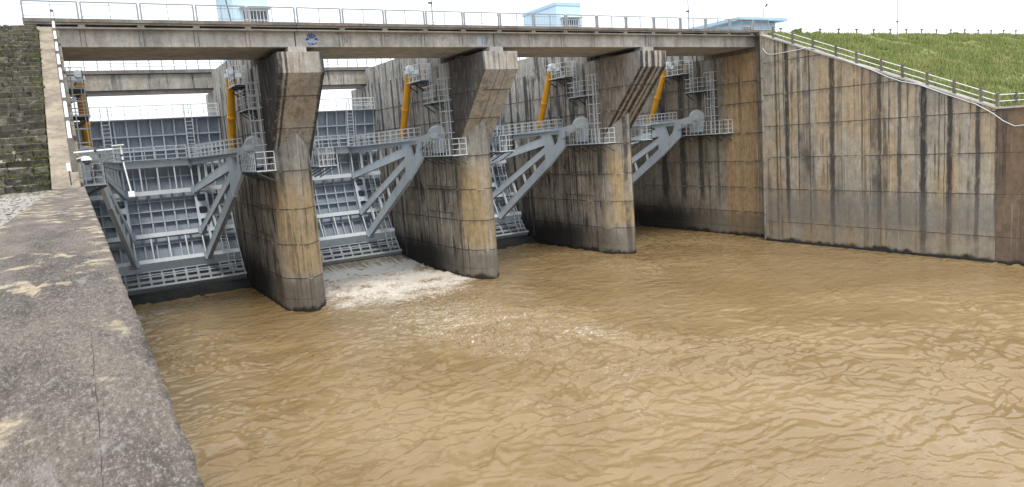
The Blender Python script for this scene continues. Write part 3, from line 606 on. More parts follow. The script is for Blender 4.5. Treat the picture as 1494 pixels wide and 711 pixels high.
# ------------------------------------------------------------------ bridge
SP = [(-1.45, PX[0]), (PX[0], PX[1]), (PX[1], PX[2]), (PX[2], 54.3)]
SL = ['first span of the road bridge, between the rubble stairs and the first pier', 'road bridge span with the blue emblem painted on its girder', 'third road bridge span, between the second and third piers', 'last span of the road bridge, reaching the far abutment']
posts_x = [1.16 + 2.836*k for k in range(-1, 19)]
for i, (a, b) in enumerate(SP):
    t = thing('bridge_span', SL[i], 'bridge', ((a+b)/2, 49, 17.1), 'road bridge spans')
    ga = max(a, -.05) + .03; gb = min(b, XA + .1) - .03
    mb = MB().box(ga, gb, 46.2, 52.0, 17.1, 18.2); mb.build('girder', M['girder'], t, bevel=.03)
    MB().box(a + .02, b - .02, 45.45, 52.7, 18.27, 18.47).build('deck_slab', M['deck'], t, bevel=.02)
    MB().box(a + .02, b - .02, 45.72, 46.19, 18.0, 18.075).build('ledge', M['girder'], t)
    MB().box(a + .02, b - .02, 45.6, 45.95, 18.2, 18.268).build('edge_rib', M['girder'], t)
    for x in posts_x:
        if a + .1 < x < b - .05:
            MB().box(x - .17, x + .17, 45.68, 46.19, 18.08, 18.265).build('bracket', M['girder'], t)
            if ga + .3 < x < gb - .3:
                MB().box(x - .13, x - .10, 46.18, 46.20 - .005 + .0, 17.13, 17.98).build('form_seam', M['deck'], t)
                MB().box(x + .10, x + .125, 46.18, 46.195, 17.13, 17.98).build('form_seam', M['deck'], t)
    r = thing('bridge_railing', ['grey steel railing on the deck edge over the first bay', 'grey steel railing on the deck edge above the blue emblem', 'grey steel railing on the deck edge over the third bay', 'grey steel railing on the deck edge that ends at the far abutment'][i], 'railing', ((a+b)/2, 45.6, 18.47), 'deck edge railings')
    for x in posts_x:
        if a - .5 < x < b - 1:
            xa, xb = max(x + .08, a + .08), min(x + 2.836 - .08, 54.2)
            if xb - xa < .6: continue
            mb = MB(); Y = 45.58
            for q in (xa, xb): mb.box(q - .045, q + .045, Y - .045, Y + .045, 18.47, 19.33)
            mb.box((xa+xb)/2 - .02, (xa+xb)/2 + .02, Y - .02, Y + .02, 18.5, 19.3)
            mb.box(xa, xb, Y - .035, Y + .035, 19.30, 19.37)
            mb.box(xa, xb, Y - .015, Y + .015, 19.17, 19.20); mb.box(xa, xb, Y - .015, Y + .015, 18.58, 18.61)
            q = xa + .14
            while q < xb - .06: mb.box(q - .006, q + .006, Y - .006, Y + .006, 18.6, 19.18); q += .14
            mb.build('panel', M['rail_b'], r)
    # upstream edge railing, plain
    r2 = MB()
    q = a + .3
    while q < b: r2.box(q - .03, q + .03, 52.55, 52.61, 18.47, 19.4); q += 2.0
    for z in (18.75, 19.05, 19.38): r2.box(a + .05, b - .05, 52.56, 52.60, z - .02, z + .02)
    tag(r2.build('bridge_railing', M['rail_b']), ['far side deck railing seen across the first bay', 'far side deck railing across the deck from the emblem', 'far side deck railing across the deck over the third bay', 'far side deck railing next to the far abutment'][i], 'railing', 'far deck railings')
    if i == 1:
        FY = 46.188; cx, cz = 13.50, 17.56
        def poly(pts, name, mat): 
            mb = MB(); mb.loft([[(cx + u, FY, cz + v) for u, v in pts], [(cx + u, FY + .03, cz + v) for u, v in pts]], True); return mb.build(name, mat, em)
        em = MB().add([(cx + .40*math.cos(k*math.pi/12), FY + .006, cz - .02 + .33*math.sin(k*math.pi/12)) for k in range(24)], [tuple(range(24))[::-1]]).build('emblem', M['logo_l'], t)
        for k in range(5):
            an = R(90 + (k - 2)*21); c_, s_ = math.cos(an), math.sin(an); p0 = (.10*c_, -.03 + .10*s_); p1 = (.40*c_, -.03 + .40*s_)
            w0, w1 = .016, .052
            poly([(p0[0] - s_*w0, p0[1] + c_*w0), (p1[0] - s_*w1, p1[1] + c_*w1), (p1[0] + s_*w1, p1[1] - c_*w1), (p0[0] + s_*w0, p0[1] - c_*w0)], 'petal', M['logo'])
        for s_ in (-1, 1):
            poly([(s_*.40, -.06), (s_*.36, .07), (s_*.24, .13), (s_*.13, -.02), (s_*.28, -.04)], 'petal', M['logo'])
            poly([(s_*.34, -.16), (s_*.10, -.26), (s_*.09, -.33), (s_*.26, -.26)], 'petal', M['logo'])
        poly([(-.05, -.20), (.05, -.20), (.06, -.33), (-.06, -.33)], 'petal', M['logo'])
        # the number 17 and worn remains of a painted line of text
        MB().box(25.12, 25.62, 46.1925, 46.21, 17.2, 17.82).build('paint_patch', M['logo_l'], t)
        cu_ = bpy.data.curves.new('n17', 'FONT'); cu_.body = '17'; cu_.size = .72; cu_.extrude = .004
        to = bpy.data.objects.new('n17', cu_); COL.objects.link(to); bpy.context.view_layer.update()
        me = bpy.data.meshes.new_from_object(to.evaluated_get(bpy.context.evaluated_depsgraph_get())); bpy.data.objects.remove(to)
        me.materials.clear(); me.materials.append(M['num']); o = bpy.data.objects.new('number_lettering', me); COL.objects.link(o); o.parent = t
        o.rotation_euler = (R(90), 0, 0); o.location = Vector((25.34, 46.186, 17.28)) - Vector(t.location)
        mb = MB()
        def fl(px0, pz0, px1, pz1, w_=.03):
            mb.beam((px0, 46.194, pz0), (px1, 46.194, pz1), .016, w_, (0, 0, 1) if abs(px1-px0) > abs(pz1-pz0) else (1, 0, 0))
        for x0, z0, x1, z1 in [(15.2, 17.45, 15.24, 17.62), (15.34, 17.72, 15.40, 17.74), (15.6, 17.35, 15.6, 17.72), (15.6, 17.7, 15.76, 17.38), (15.76, 17.36, 15.76, 17.72), (15.96, 17.34, 15.97, 17.74), (16.08, 17.66, 16.16, 17.72), (17.25, 17.72, 17.38, 17.46), (17.95, 17.5, 17.95, 17.7), (19.0, 17.66, 19.1, 17.66), (20.0, 17.6, 20.06, 17.7), (21.1, 17.5, 21.1, 17.68), (22.4, 17.7, 22.6, 17.7), (22.5, 17.5, 22.5, 17.68), (24.35, 17.42, 24.36, 17.76), (24.72, 17.36, 24.73, 17.74), (24.74, 17.37, 24.9, 17.37)]: fl(x0, z0, x1, z1)
        mb.build('faded_lettering', M['fade'], t)
        mb = MB(); fl(18.3, 17.78, 18.62, 17.84, .05); fl(19.95, 17.82, 20.35, 17.86, .05); fl(15.0, 17.94, 15.4, 17.95, .04); mb.build('faded_lettering', M['fade_r'], t)

# upstream access bridge
for i, (a, b) in enumerate([(XL - 1, PX[0]), (PX[0], PX[1]), (PX[1], PX[2]), (PX[2], XA + 1)]):
    t = thing('service_bridge_span', 'narrow service bridge span behind the road bridge, across the ' + ['first', 'second', 'third', 'fourth'][i] + ' bay', 'bridge', ((a+b)/2, 71, 16.75), 'service bridge spans')
    MB().box(a + .02, b - .02, 69.75, 72.2, 16.95, 18.25).build('girder', M['girder_up'], t, bevel=.03)
    MB().box(a + .02, b - .02, 69.9, 72.0, 16.7, 16.93).build('lower_flange', M['deck'], t)
    MB().box(a + .02, b - .02, 69.5, 72.5, 18.27, 18.58).build('deck_slab', M['deck'], t, bevel=.02)
    mb = MB(); q = a + .5
    while q < b: mb.box(q - .035, q + .035, 69.56, 69.63, 18.58, 19.55); q += .96
    for z in (18.85, 19.12, 19.5): mb.box(a + .05, b - .05, 69.57, 69.62, z - .025, z + .025)
    mb.build('railing', M['rail_b'], t)

# ------------------------------------------------------------------ radial gates
OR = ['first', 'second', 'third', 'fourth']
GL = ['blue-grey radial gate in the bay beside the near wall, seen nearly whole', 'blue-grey radial gate spilling white water beneath it', 'blue-grey radial gate between the second and third piers', 'blue-grey radial gate in the bay against the far abutment']
A1, A2, A3, A4 = za(10.68, 13.3), za(8.35, 13.3), za(4.95, 13.3), za(3.0, 13.3)
ATOP, ABOT = za(14.42, 14.4), za(.72, 14.4)
def arc_strip(mb, x0, x1, r0, r1, a0, a1, n=14):
    loops = []
    for k in range(n+1):
        a = a0 + (a1-a0)*k/n; loops.append([gp(x0, r0, a), gp(x1, r0, a), gp(x1, r1, a), gp(x0, r1, a)])
    mb.loft(loops, True)
def radial_plate(mb, x0, x1, r0, r1, a, th):
    """plate lying in the radial plane at angle a, thickness th"""
    n_ = (0, -math.sin(a)*th/2, math.cos(a)*th/2)
    v = []
    for s_ in (-1, 1):
        for x, r in ((x0, r0), (x1, r0), (x1, r1), (x0, r1)):
            q = gp(x, r, a); v.append((q[0], q[1] + s_*n_[1], q[2] + s_*n_[2]))
    mb.add(v, [(3,2,1,0),(4,5,6,7),(0,1,5,4),(1,2,6,5),(2,3,7,6),(3,0,4,7)])
def rect_hole(mb, mapf, u0, u1, v0, v1, iu0, iu1, iv0, iv1, rc=.12, n=4):
    """ring between a rectangle and a rounded rectangle; mapf(u,v,w) -> point, w in {0,1} the two faces"""
    inner = []; outer = []
    for (cu, cv, a0) in ((iu1-rc, iv1-rc, 0), (iu0+rc, iv1-rc, 90), (iu0+rc, iv0+rc, 180), (iu1-rc, iv0+rc, 270)):
        for k in range(n+1):
            an = R(a0 + 90*k/n); inner.append((cu + rc*math.cos(an), cv + rc*math.sin(an)))
            cx, cy = (u1 if a0 in (0, 270) else u0), (v1 if a0 in (0, 90) else v0); outer.append((cx, cy))
    N_ = len(inner)
    vs = [mapf(u, v, 0) for u, v in outer] + [mapf(u, v, 0) for u, v in inner] + [mapf(u, v, 1) for u, v in inner] + [mapf(u, v, 1) for u, v in outer]
    fs = []
    for k in range(N_):
        j = (k+1) % N_
        if outer[k] != outer[j]: fs += [(k, j, N_+j, N_+k), (2*N_+k, 2*N_+j, 3*N_+j, 3*N_+k), (k, 3*N_+k, 3*N_+j, j)]
        else: fs += [(k, N_+j, N_+k), (2*N_+k, 2*N_+j, 3*N_+k)]
        fs += [(N_+k, N_+j, 2*N_+j, 2*N_+k)]
    mb.add(vs, fs)
def ladder(mb, pts, w_, ax, rung=.3, r=.03):
    """pts polyline; ax side vector"""
    ax = Vector(ax); P = [Vector(q) for q in pts]
    for s_ in (-1, 1): 
        for q0, q1 in zip(P[:-1], P[1:]): mb.beam(q0 + ax*(w_/2*s_), q1 + ax*(w_/2*s_), r*2, r*2, (0, 1, 0))
    for q0, q1 in zip(P[:-1], P[1:]):
        L = (q1-q0).length; n = max(1, int(L/rung))
        for k in range(n):
            q = q0 + (q1-q0)*((k+.5)/n); mb.beam(q - ax*(w_/2), q + ax*(w_/2), .035, .035)
def rail_run(mb, P, hgt=1.05, step=.75, nr=3, r=.022, up=(0, 0, 1)):
    P = [Vector(q) for q in P]; up = Vector(up)
    for q0, q1 in zip(P[:-1], P[1:]):
        n = max(1, round((q1-q0).length/step))
        for k in range(n+1):
            q = q0 + (q1-q0)*k/n; mb.beam(q, q + up*hgt, r*2, r*2, (0, 1, 0))
        for k in range(nr): 
            z = hgt*(k+1)/nr; mb.beam(q0 + up*z, q1 + up*z, r*2, r*2)
def gate(i, X0, X1):
    x0, x1 = X0 + .06, X1 - .06; W = x1 - x0
    t = thing('radial_gate', GL[i], 'gate', ((x0+x1)/2, 64.3, .72), 'radial spillway gates')
    mb = MB(); arc_strip(mb, x0, x1, 14.36, 14.42, ABOT, ATOP, 28); mb.build('skin_plate', M['gate_shaded'], t)
    nr = 13
    for k in range(nr):
        x = x0 + .08 + (W - .16)*k/(nr-1); mb = MB()
        arc_strip(mb, x - .02, x + .02, 14.06, 14.36, ABOT + .005, ATOP, 22); arc_strip(mb, x - .06, x + .06, 14.03, 14.06, ABOT + .005, ATOP, 22)
        mb.build('rib', M['gate_half_shaded'], t)
    for z in (14.40, 13.05, 11.85, 9.55, 7.55, 6.75, 5.85, 4.05, 2.02, 1.62, 1.22, .80):
        a = za(z, 14.2); mb = MB(); radial_plate(mb, x0, x1, 14.0, 14.36, a, .03)
        q = gp(0, 14.0, a); mb.beam((x0, q[1], q[2]), (x1, q[1], q[2]), .025, .10, (0, -math.sin(a), math.cos(a)))
        mb.build('stiffener', M['gate_half_shaded'], t)
    # bottom beam
    q = gp(0, 14.05, ABOT); MB().beam((x0, q[1], q[2] - .02), (x1, q[1], q[2] - .02), .5, .22, (0, -math.sin(ABOT), math.cos(ABOT))).build('bottom_beam', M['gate'], t, bevel=.02)
    for a, hf in ((A1, .5), (A2, .36), (A3, .36), (A4, .36)):
        mb = MB(); radial_plate(mb, x0 + .2, x1 - .2, 13.3, 14.05, a, .045)
        g_ = mb.build('girder', M['gate'], t)
        q = gp(0, 13.3, a); MB().beam((x0 + .2, q[1], q[2]), (x1 - .2, q[1], q[2]), .05, hf, (0, -math.sin(a), math.cos(a))).build('flange', M['gate_flange'], g_, bevel=.008)
    # inclined plate from the lowest girder back to the skin
    qa, qb = gp(0, 13.28, A4 - .012), gp(0, 14.02, za(2.08, 14.2)); mb = MB()
    mb.beam((( x0+x1)/2, qa[1], qa[2]), ((x0+x1)/2, qb[1], qb[2]), W - .4, .03, (0, 0, 1)); lo = mb.build('lower_plate', M['gate'], t)
    mb = MB()
    for k in range(7):
        x = x0 + .6 + (W - 1.2)*k/6; mb.beam((x, qa[1] - .02, qa[2] - .03), (x, qb[1] - .02, qb[2] - .03), .04, .03)
    mb.build('seam', M['gate_flange'], lo)
    # holed strip at the bottom edge
    mb = MB(); n = 12
    for k in range(n):
        u0 = x0 + .1 + (W - .2)*k/n; u1 = x0 + .1 + (W - .2)*(k+1)/n
        a_0, a_1, a_2 = za(.92, 14.0), za(1.42, 14.0), za(1.95, 14.0)
        for va, vb in ((a_0, a_1), (a_1, a_2)):
            d = (vb - va)
            rect_hole(mb, lambda u, v, w_: gp(u, 13.98 + .03*w_, v/14.0), u0, u1, va*14, vb*14, u0 + .09, u1 - .09, (va + .14*d)*14, (vb - .14*d)*14, .09, 3)
    mb.build('perforated_strip', M['gate_half_shaded'], t)
    xf = [x0 + 2.85, x1 - 2.85]; D = xf[1] - xf[0]
    for (aa, ab) in ((A1, A2), (A3, A4)):
        for k in range(5):
            x = xf[0] + D*k/4; p, q = gp(x, 13.36, aa - .02), gp(x, 13.36, ab + .012)
            MB().beam(p, q, .10, .16, (0, 1, 0)).build('post', M['gate_flange'], t)
    for s_, xx in ((-1, xf[0]), (1, xf[1])):     # holed plates between the middle girders
        mb = MB(); u0, u1 = sorted((xx - s_*.05, xx + s_*1.0)); va, vb = (A3 + .014)*13.4, (A2 - .014)*13.4
        for k in range(3):
            v0, v1 = va + (vb-va)*k/3, va + (vb-va)*(k+1)/3; d = v1 - v0
            rect_hole(mb, lambda u, v, w_: gp(u, 13.38 + .04*w_, v/13.4), u0, u1, v0, v1, u0 + .2, u1 - .2, v0 + .2*d, v1 - .2*d, .16, 4)
        mb.build('holed_plate', M['gate'], t)
    # arms
    for s_ in (-1, 1):
        face = x1 if s_ > 0 else x0; xt = face - s_*.72; xft = face - s_*2.75
        def AP(r, a): q = gp(0, r, a); return Vector((xt + (xft - xt)*r/13.3, q[1], q[2]))
        pn = (AP(10, A1) - AP(0, 0)).cross(AP(10, A3) - AP(0, 0)).normalized()
        def IP(dy, dz, o_=0.0):          # point of the arm plane, dy/dz from the trunnion axis, o_ metres off the plane
            r_ = .951*dy - .309*dz + .25; return Vector((xt + (xft - xt)*r_/13.3, TY + dy, TZ + dz)) + pn*o_
        if pn.x < 0: pn = -pn
        AR = [((3.9, .48), (13.24, .12), (13.24, -.44), (3.95, -.06)), ((3.95, -.30), (13.10, -2.22), (12.95, -2.74), (3.45, -.98)),
              ((3.5, -1.12), (12.05, -5.60), (11.72, -6.08), (3.45, -1.76)), ((3.5, -2.26), (10.92, -7.66), (10.58, -8.16), (2.95, -2.94))]
        for tl, tr, br, bl in AR:
            c4 = [tl, tr, br, bl]; hw_ = .15 if tl[1] < -2 else .11; mb = MB().loft([[IP(*q, hw_) for q in c4], [IP(*q, -hw_) for q in c4]], True); ar_ = mb.build('arm', M['gate'], t, bevel=.015)
            for e0, e1, up_ in ((tl, tr, -1), (bl, br, 1)):
                p, q = IP(*e0), IP(*e1); d_ = (q-p).normalized(); u_ = pn.cross(d_).normalized(); u_ = u_ if u_.z > 0 else -u_
                MB().beam(p + u_*up_*.03, q + u_*up_*.03, hw_*2 + .04, .06, u_).build('flange', M['gate_flange'], ar_)
            p, q = IP(*tr), IP(*br); d_ = (IP(*tr) - IP(*tl)).normalized(); u_ = (p-q).normalized()
            MB().beam((p+q)/2 - d_*.10, (p+q)/2 + d_*.02, .66, (p-q).length + .14, u_).build('foot_plate', M['gate_shaded'], ar_)
        def lerp(a_, b_, k_): return (a_[0] + (b_[0]-a_[0])*k_, a_[1] + (b_[1]-a_[1])*k_)
        for ua, ub, ks in ((AR[0], AR[1], (.22, .42, .62, .82)), (AR[2], AR[3], (.22, .42, .62, .82))):
            for k_ in ks: MB().beam(IP(*lerp(ua[3], ua[2], k_)), IP(*lerp(ub[0], ub[1], k_)), .20, .15, pn).build('brace', M['gate_flange'], t)
        O = [(4.08, .43), (1.0, .52), (.85, -1.2), (3.15, -3.05), (3.6, -2.2), (3.6, -1.06), (4.08, -.12)]; Hh = [(2.85, -.08), (1.6, -.06), (1.8, -.72), (2.35, -1.2)]
        qd = [(0, 1, 8, 7), (1, 2, 9, 8), (2, 3, 10, 9), (3, 4, 5, 10), (5, 6, 7, 10), (6, 0, 7)]; al_ = O + Hh; n_ = len(al_)
        fs_ = qd + [tuple(q + n_ for q in f_[::-1]) for f_ in qd] + [(k_, (k_+1) % 7, (k_+1) % 7 + n_, k_ + n_) for k_ in range(7)] + [(7 + (k_+1) % 4, 7 + k_, 7 + k_ + n_, 7 + (k_+1) % 4 + n_) for k_ in range(4)]
        MB().add([IP(*q, .125) for q in al_] + [IP(*q, -.125) for q in al_], fs_).build('gusset', M['gate'], t)
        # clevis towards the bearing
        mb = MB()
        for o_ in (-.2, .2): mb.loft([[IP(1.1, .45, o_ + q_) for q_ in (-.07, .07)] + [IP(1.1, -.55, o_ + q_) for q_ in (.07, -.07)], [IP(.1, .62, o_ + q_) for q_ in (-.07, .07)] + [IP(.1, -.15, o_ + q_) for q_ in (.07, -.07)], [Vector((xt, TY - .85, TZ + .75)) + pn*(o_ + q_) for q_ in (-.07, .07)] + [Vector((xt, TY - .85, TZ + .15)) + pn*(o_ + q_) for q_ in (.07, -.07)]], True)
        mb.build('clevis', M['hub'], t)
        # walkway along the top arm
        mb = MB(); p, q = AP(1.6, A1) + Vector((0, 0, .28)), AP(13.1, A1) + Vector((0, 0, .28)); mb.beam(p, q, .7, .04); wk = mb.build('walkway', M['gate'], t)
        mb = MB()
        for c_ in (-1, 1): off = (q-p).normalized().cross(Vector((0, 0, 1)))*.33*c_; rail_run(mb, [p + off, q + off], 1.0, .95, 3)
        mb.build('railing', M['rail'], wk)
    # walkway on the top girder
    ya = TY + 13.2; mb = MB().box(x0 + 2.2, x1 - 2.2, ya - .35, ya + .75, TZ + .26, TZ + .30); wk = mb.build('walkway', M['gate'], t)
    mb = MB(); rail_run(mb, [(x0 + 3.1, ya - .33, TZ + .3), (x1 - 3.1, ya - .33, TZ + .3)], 1.0, .85, 3); mb.build('railing', M['rail'], wk)
    # top walkway
    q = gp(0, 14.3, ATOP); mb = MB().box(x0, x1, q[1] - .5, q[1] + .35, q[2] - .02, q[2] + .03); wk = mb.build('walkway', M['gate'], t)
    mb = MB(); rail_run(mb, [(x0 + .05, q[1] - .48, q[2]), (x1 - .05, q[1] - .48, q[2])], 1.08, 1.2, 3, .024); rail_run(mb, [(x0 + .05, q[1] + .33, q[2]), (x1 - .05, q[1] + .33, q[2])], 1.08, 2.4, 2, .024); mb.build('railing', M['rail'], wk)
    for x in (x0 + 2.2, x1 - 2.5):
        mb = MB(); top = Vector((x, q[1] - .58, q[2] + 1.05)); bt = Vector((x, gp(0, 13.75, A1)[1], TZ + .3)); ladder(mb, [top, bt], .55, (1, 0, 0)); mb.build('ladder', M['gate_flange'], t)
    mb = MB(); ladder(mb, [gp(x1 - 1.25, 13.2, A2), gp(x1 - 1.25, 13.15, A3), gp(x1 - 1.25, 13.1, A4)], .5, (1, 0, 0)); ladder(mb, [gp(x1 - 1.0, 13.1, A4), gp(x1 - 1.0, 13.75, ABOT + .03)], .5, (1, 0, 0)); mb.build('ladder', M['gate_flange'], t)
    mb = MB()                                      # side seals
    for x in (x0 - .03, x1 + .03): arc_strip(mb, x - .025, x + .025, 14.2, 14.4, ABOT, ATOP, 14)
    mb.build('side_seal', M['steel_dk'], t)
for i, (a, b) in enumerate(BAYS): gate(i, a, b)

# ------------------------------------------------------------------ hoists, bearings, platforms on the bay walls
def platform(face, s, y0, y1, z, dep, hgt, label, group, bars=.45, nr=3):
    """s: direction away from the wall along x"""
    t = thing('service_platform', label, 'platform', (face, (y0+y1)/2, z), group)
    xa, xb = sorted((face + s*.01, face + s*dep)); MB().box(xa, xb, y0, y1, z - .06, z).build('floor_plate', M['gate'], t)
    xo = face + s*(dep - .03); mb = MB()
    rail_run(mb, [(face + s*.06, y0 + .03, z), (xo, y0 + .03, z), (xo, y1 - .03, z), (face + s*.06, y1 - .03, z)], hgt, bars, nr, .019); mb.build('railing', M['rail'], t)
    n = max(2, int((y1-y0)/1.3)+1)
    for k in range(n):
        y = y0 + .15 + (y1-y0-.3)*k/(n-1); mb = MB(); mb.beam((face + s*.02, y, z - .11), (xo, y, z - .11), .08, .09); mb.beam((face + s*.02, y, z - .75), (xo, y, z - .14), .07, .07); mb.build('bracket', M['steel_dk'], t)
def side(face, s, bay, which, simple=False):
    wn = OR[bay] + ' bay'; on = which
    platform(face, s, 48.95, 54.45, 9.72, 1.25, 1.2, 'caged steel platform around the gate bearing ' + on + ' of the ' + wn, 'bearing platforms', .55, 3)
    platform(face, s, 54.3, 57.35, 15.75, .95, 1.25, 'high steel platform at the cylinder head ' + on + ' of the ' + wn, 'cylinder platforms', .75, 3)
    platform(face, s, 51.5, 54.2, 13.85, .95, 1.25, 'mid-height steel landing platform ' + on + ' of the ' + wn, 'landing platforms', .9, 3)
    # bearing
    t = thing('trunnion_bearing', 'pale grey round gate bearing ' + on + ' of the ' + wn, 'bearing', (face, TY, TZ - .8), 'gate bearings')
    mb = MB().tube([(face + s*.12, TY - .55, TZ + .55), (face + s*.42, TY - .85, TZ + .5), (face + s*.49, TY - .92, TZ + .48)], [.80, .80, .68], 32); mb.build('hub_disc', M['hub'], t)
    mb = MB().tube([(face + s*.4, TY - .86, TZ + .48), (face + s*1.08, TY - .8, TZ + .44)], [.30, .24], 16); mb.build('pin', M['hub'], t)
    pr_ = [(TY - 1.2, TZ - .9), (TY + .0, TZ - .9), (TY + .1, TZ + .1), (TY - .5, TZ + .5), (TY - 1.5, TZ + .3)]
    MB().loft([[(face + s*.015, y, z) for y, z in pr_], [(face + s*.55, y, z) for y, z in pr_]], True).build('pedestal', M['hub'], t, bevel=.04)
    # hoist cylinder
    t = thing('hoist_cylinder', 'yellow hydraulic hoist cylinder ' + on + ' of the ' + wn, 'cylinder', (face + s*.7, 57, 16), 'hoist cylinders')
    x = face + s*.72; top = Vector((x, 57.0, 16.35)); d = Vector((0, 2.0, -3.9)).normalized(); e = top + d*6.0; f = top + d*7.6
    mb = MB().tube([top, e], .285, 20); mb.build('barrel', M['yellow'], t, smooth=False)
    mb = MB().tube([e, f], .11, 12); mb.build('rod', M['chrome'], t)
    for k in (.02, 2.9, 5.9): MB().tube([top + d*k, top + d*(k + .14)], .335, 20).build('collar', M['yellow'], t)
    MB().tube([top + Vector((-s*.15, .27, -.1)), top + d*5.6 + Vector((-s*.15, .2, 0))], .035, 6).build('oil_pipe', M['steel_dk'], t)
    mb = MB().tube([top, top - d*.7], [.24, .2], 14); mb.tube([top - d*.6 + Vector((0, -.3, .0)), top - d*.6 + Vector((0, .3, 0))], .24, 14); mb.build('head_block', M['hub'], t)
    MB().box(*sorted((face + s*.01, face + s*1.1)), 56.55, 57.0, 16.45, 16.75).build('support_bracket', M['hub'], t)
    # fixed ladder with safety cage
    t = thing('caged_ladder', 'grey caged ladder fixed to the wall ' + on + ' of the ' + wn, 'ladder', (face, 51.3, 9.7), 'caged ladders')
    mb = MB(); ladder(mb, [(face + s*.22, 51.25, 9.75), (face + s*.22, 51.25, 15.6)], .45, (0, 1, 0)); mb.build('ladder_rails', M['rail'], t)
    mb = MB()
    for k in range(6):
        z = 11.4 + .82*k; P = [(face + s*.05, 50.75, z), (face + s*.7, 50.75, z), (face + s*.85, 51.25, z), (face + s*.7, 51.75, z), (face + s*.05, 51.75, z)]
        for q0, q1 in zip(P[:-1], P[1:]): mb.beam(q0, q1, .02, .045)
    for xx, yy_ in ((.7, 50.75), (.85, 51.25), (.7, 51.75)): mb.beam((face + s*xx, yy_, 11.4), (face + s*xx, yy_, 15.5), .03, .03)
    mb.build('safety_cage', M['rail'], t)
    t = thing('caged_ladder', 'upper ladder from landing to bridge ' + on + ' of the ' + wn, 'ladder', (face, 54.5, 13.9), 'upper ladders')
    mb = MB(); ladder(mb, [(face + s*.25, 53.9, 13.85), (face + s*.25, 53.9, 17.0)], .45, (0, 1, 0)); mb.build('ladder_rails', M['rail'], t)
for i, (a, b) in enumerate(BAYS):
    side(b, -1, i, 'on the far side'); side(a, 1, i, 'on the near side')

# ------------------------------------------------------------------ railings on the training walls
def slope_railing(xp, label, mat_r, zoff, ylist, top_extra=False, pr=.027):
    t = thing('slope_railing', label, 'railing', (xp, 35, 13), 'sloping wall railings')
    pt = []
    for y in ylist:
        z = ztop(y) + zoff; pt.append(Vector((xp, y, z)))
        mb = MB().box(xp - .085, xp + .085, y - .085, y + .085, z - .1, z + .95); mb.build('post', M['post_c'], t, bevel=.015)
    for h in (.80, .38): 
        for q0, q1 in zip(pt[:-1], pt[1:]): MB().tube([q0 + Vector((0, 0, h)), q1 + Vector((0, 0, h))], pr, 8).build('rail', mat_r, t)
    return t, pt
PY = [43.4, 41.43, 39.5, 37.42, 35.66, 33.65, 32.02, 30.22, 28.36, 26.62, 25.6]
t, pt = slope_railing(XR + .15, 'concrete post and pipe railing along the far sloping wall', M['white'], .03, PY)
for k in range(1, 9):
    x = XR + .15 + 2.3*k; MB().box(x - .085, x + .085, 25.52, 25.69, 10.1, 11.25).build('post', M['post_c'], t, bevel=.015)
for h in (.80, .38): MB().tube([(XR + .15, 25.6, 10.31 + h), (XR + 20, 25.6, 10.31 + h)], .027, 8).build('rail', M['white'], t)
slope_railing(-.09, 'concrete post and white pipe railing climbing beside the rubble stairs', M['white'], -.03, [44.2, 42.3, 40.4, 38.45, 36.5, 34.5, 32.5, 30.4, 28.4, 26.5], pr=.055)

# loose white cable along the far wall
cb = [(44.29, 16.73), (44.0, 16.35), (43.79, 16.18), (43.3, 16.08), (42.64, 16.08), (40.94, 16.09), (39.72, 16.15), (38.93, 15.85), (37.04, 14.98), (34.21, 13.72), (32.88, 13.03), (31.91, 12.63), (30.66, 12.3), (28.88, 11.5), (26.78, 10.62), (25.72, 9.94), (25.07, 9.41), (24.4, 9.05), (23.9, 9.08), (22.6, 9.6), (21, 10.1)]
tag(MB().tube([(XR - .15, y, z) for y, z in cb], .032, 8).build('white_hose', M['rail'], smooth=True), 'white hose draped along the top of the far sloping wall', 'hose')

# ------------------------------------------------------------------ kiosks on the bridge piers, crest furniture
def kiosk(xa, xb, ya, yb, z0, z1, label, win, cat='kiosk', roof=.35, canopy=True):
    t = thing('control_kiosk', label, cat, ((xa+xb)/2, (ya+yb)/2, z0), 'pale blue control kiosks')
    MB().box(xa, xb, ya, yb, z0, z1).build('wall', M['blue_w'], t, bevel=.02)
    MB().box(xa - roof, xb + roof, ya - roof, yb + roof, z1, z1 + .32).build('roof', M['blue_r'], t, bevel=.02)
    for (u0, u1, v0, v1) in win:
        wn = MB().box(u0, u1, ya - .03, ya + .05, v0, v1).build('window', M['glass'], t)
        mb = MB(); n = max(2, int((u1-u0)/.22))
        for k in range(n+1): x = u0 + (u1-u0)*k/n; mb.box(x - .028, x + .028, ya - .07, ya - .035, v0, v1)
        for v in (v0, v0 + (v1-v0)*.32, v1): mb.box(u0, u1, ya - .075, ya - .03, v - .035, v + .035)
        mb.build('frame', M['white'], wn)
        if canopy: MB().box(u0 - .25, u1 + .25, ya - .55, ya - .005, v1 + .12, v1 + .2).build('canopy', M['white'], t)
    MB().box(xa + .4, xa + 1.2, yb - .02, yb + .03, z0, z0 + 2.1).build('door', M['blue_r'], t)
    return t
kiosk(11.35, 13.9, 58, 64.5, 18.3, 23.6, 'pale blue kiosk rising behind the railing beside the first pier', [(12.0, 13.75, 20.45, 21.45)])
kiosk(40.1, 42.9, 58, 63.8, 18.3, 22.55, 'pale blue flat-topped kiosk standing behind the railing over the third pier', [(40.75, 42.5, 20.5, 21.3)], roof=.05)
k3 = kiosk(58.3, 63.6, 52.6, 57.6, 18.14, 20.5, 'low pale blue kiosk with wide flat roof next to the far bridge end', [(58.8, 60.4, 19.3, 20.0), (61.0, 61.8, 19.3, 19.75), (62.2, 63.1, 19.3, 19.75)], roof=.85, canopy=False)
t = thing('wind_sensor', 'thin wind sensor mast on the low kiosk roof', 'mast', (62.3, 53, 20.8))
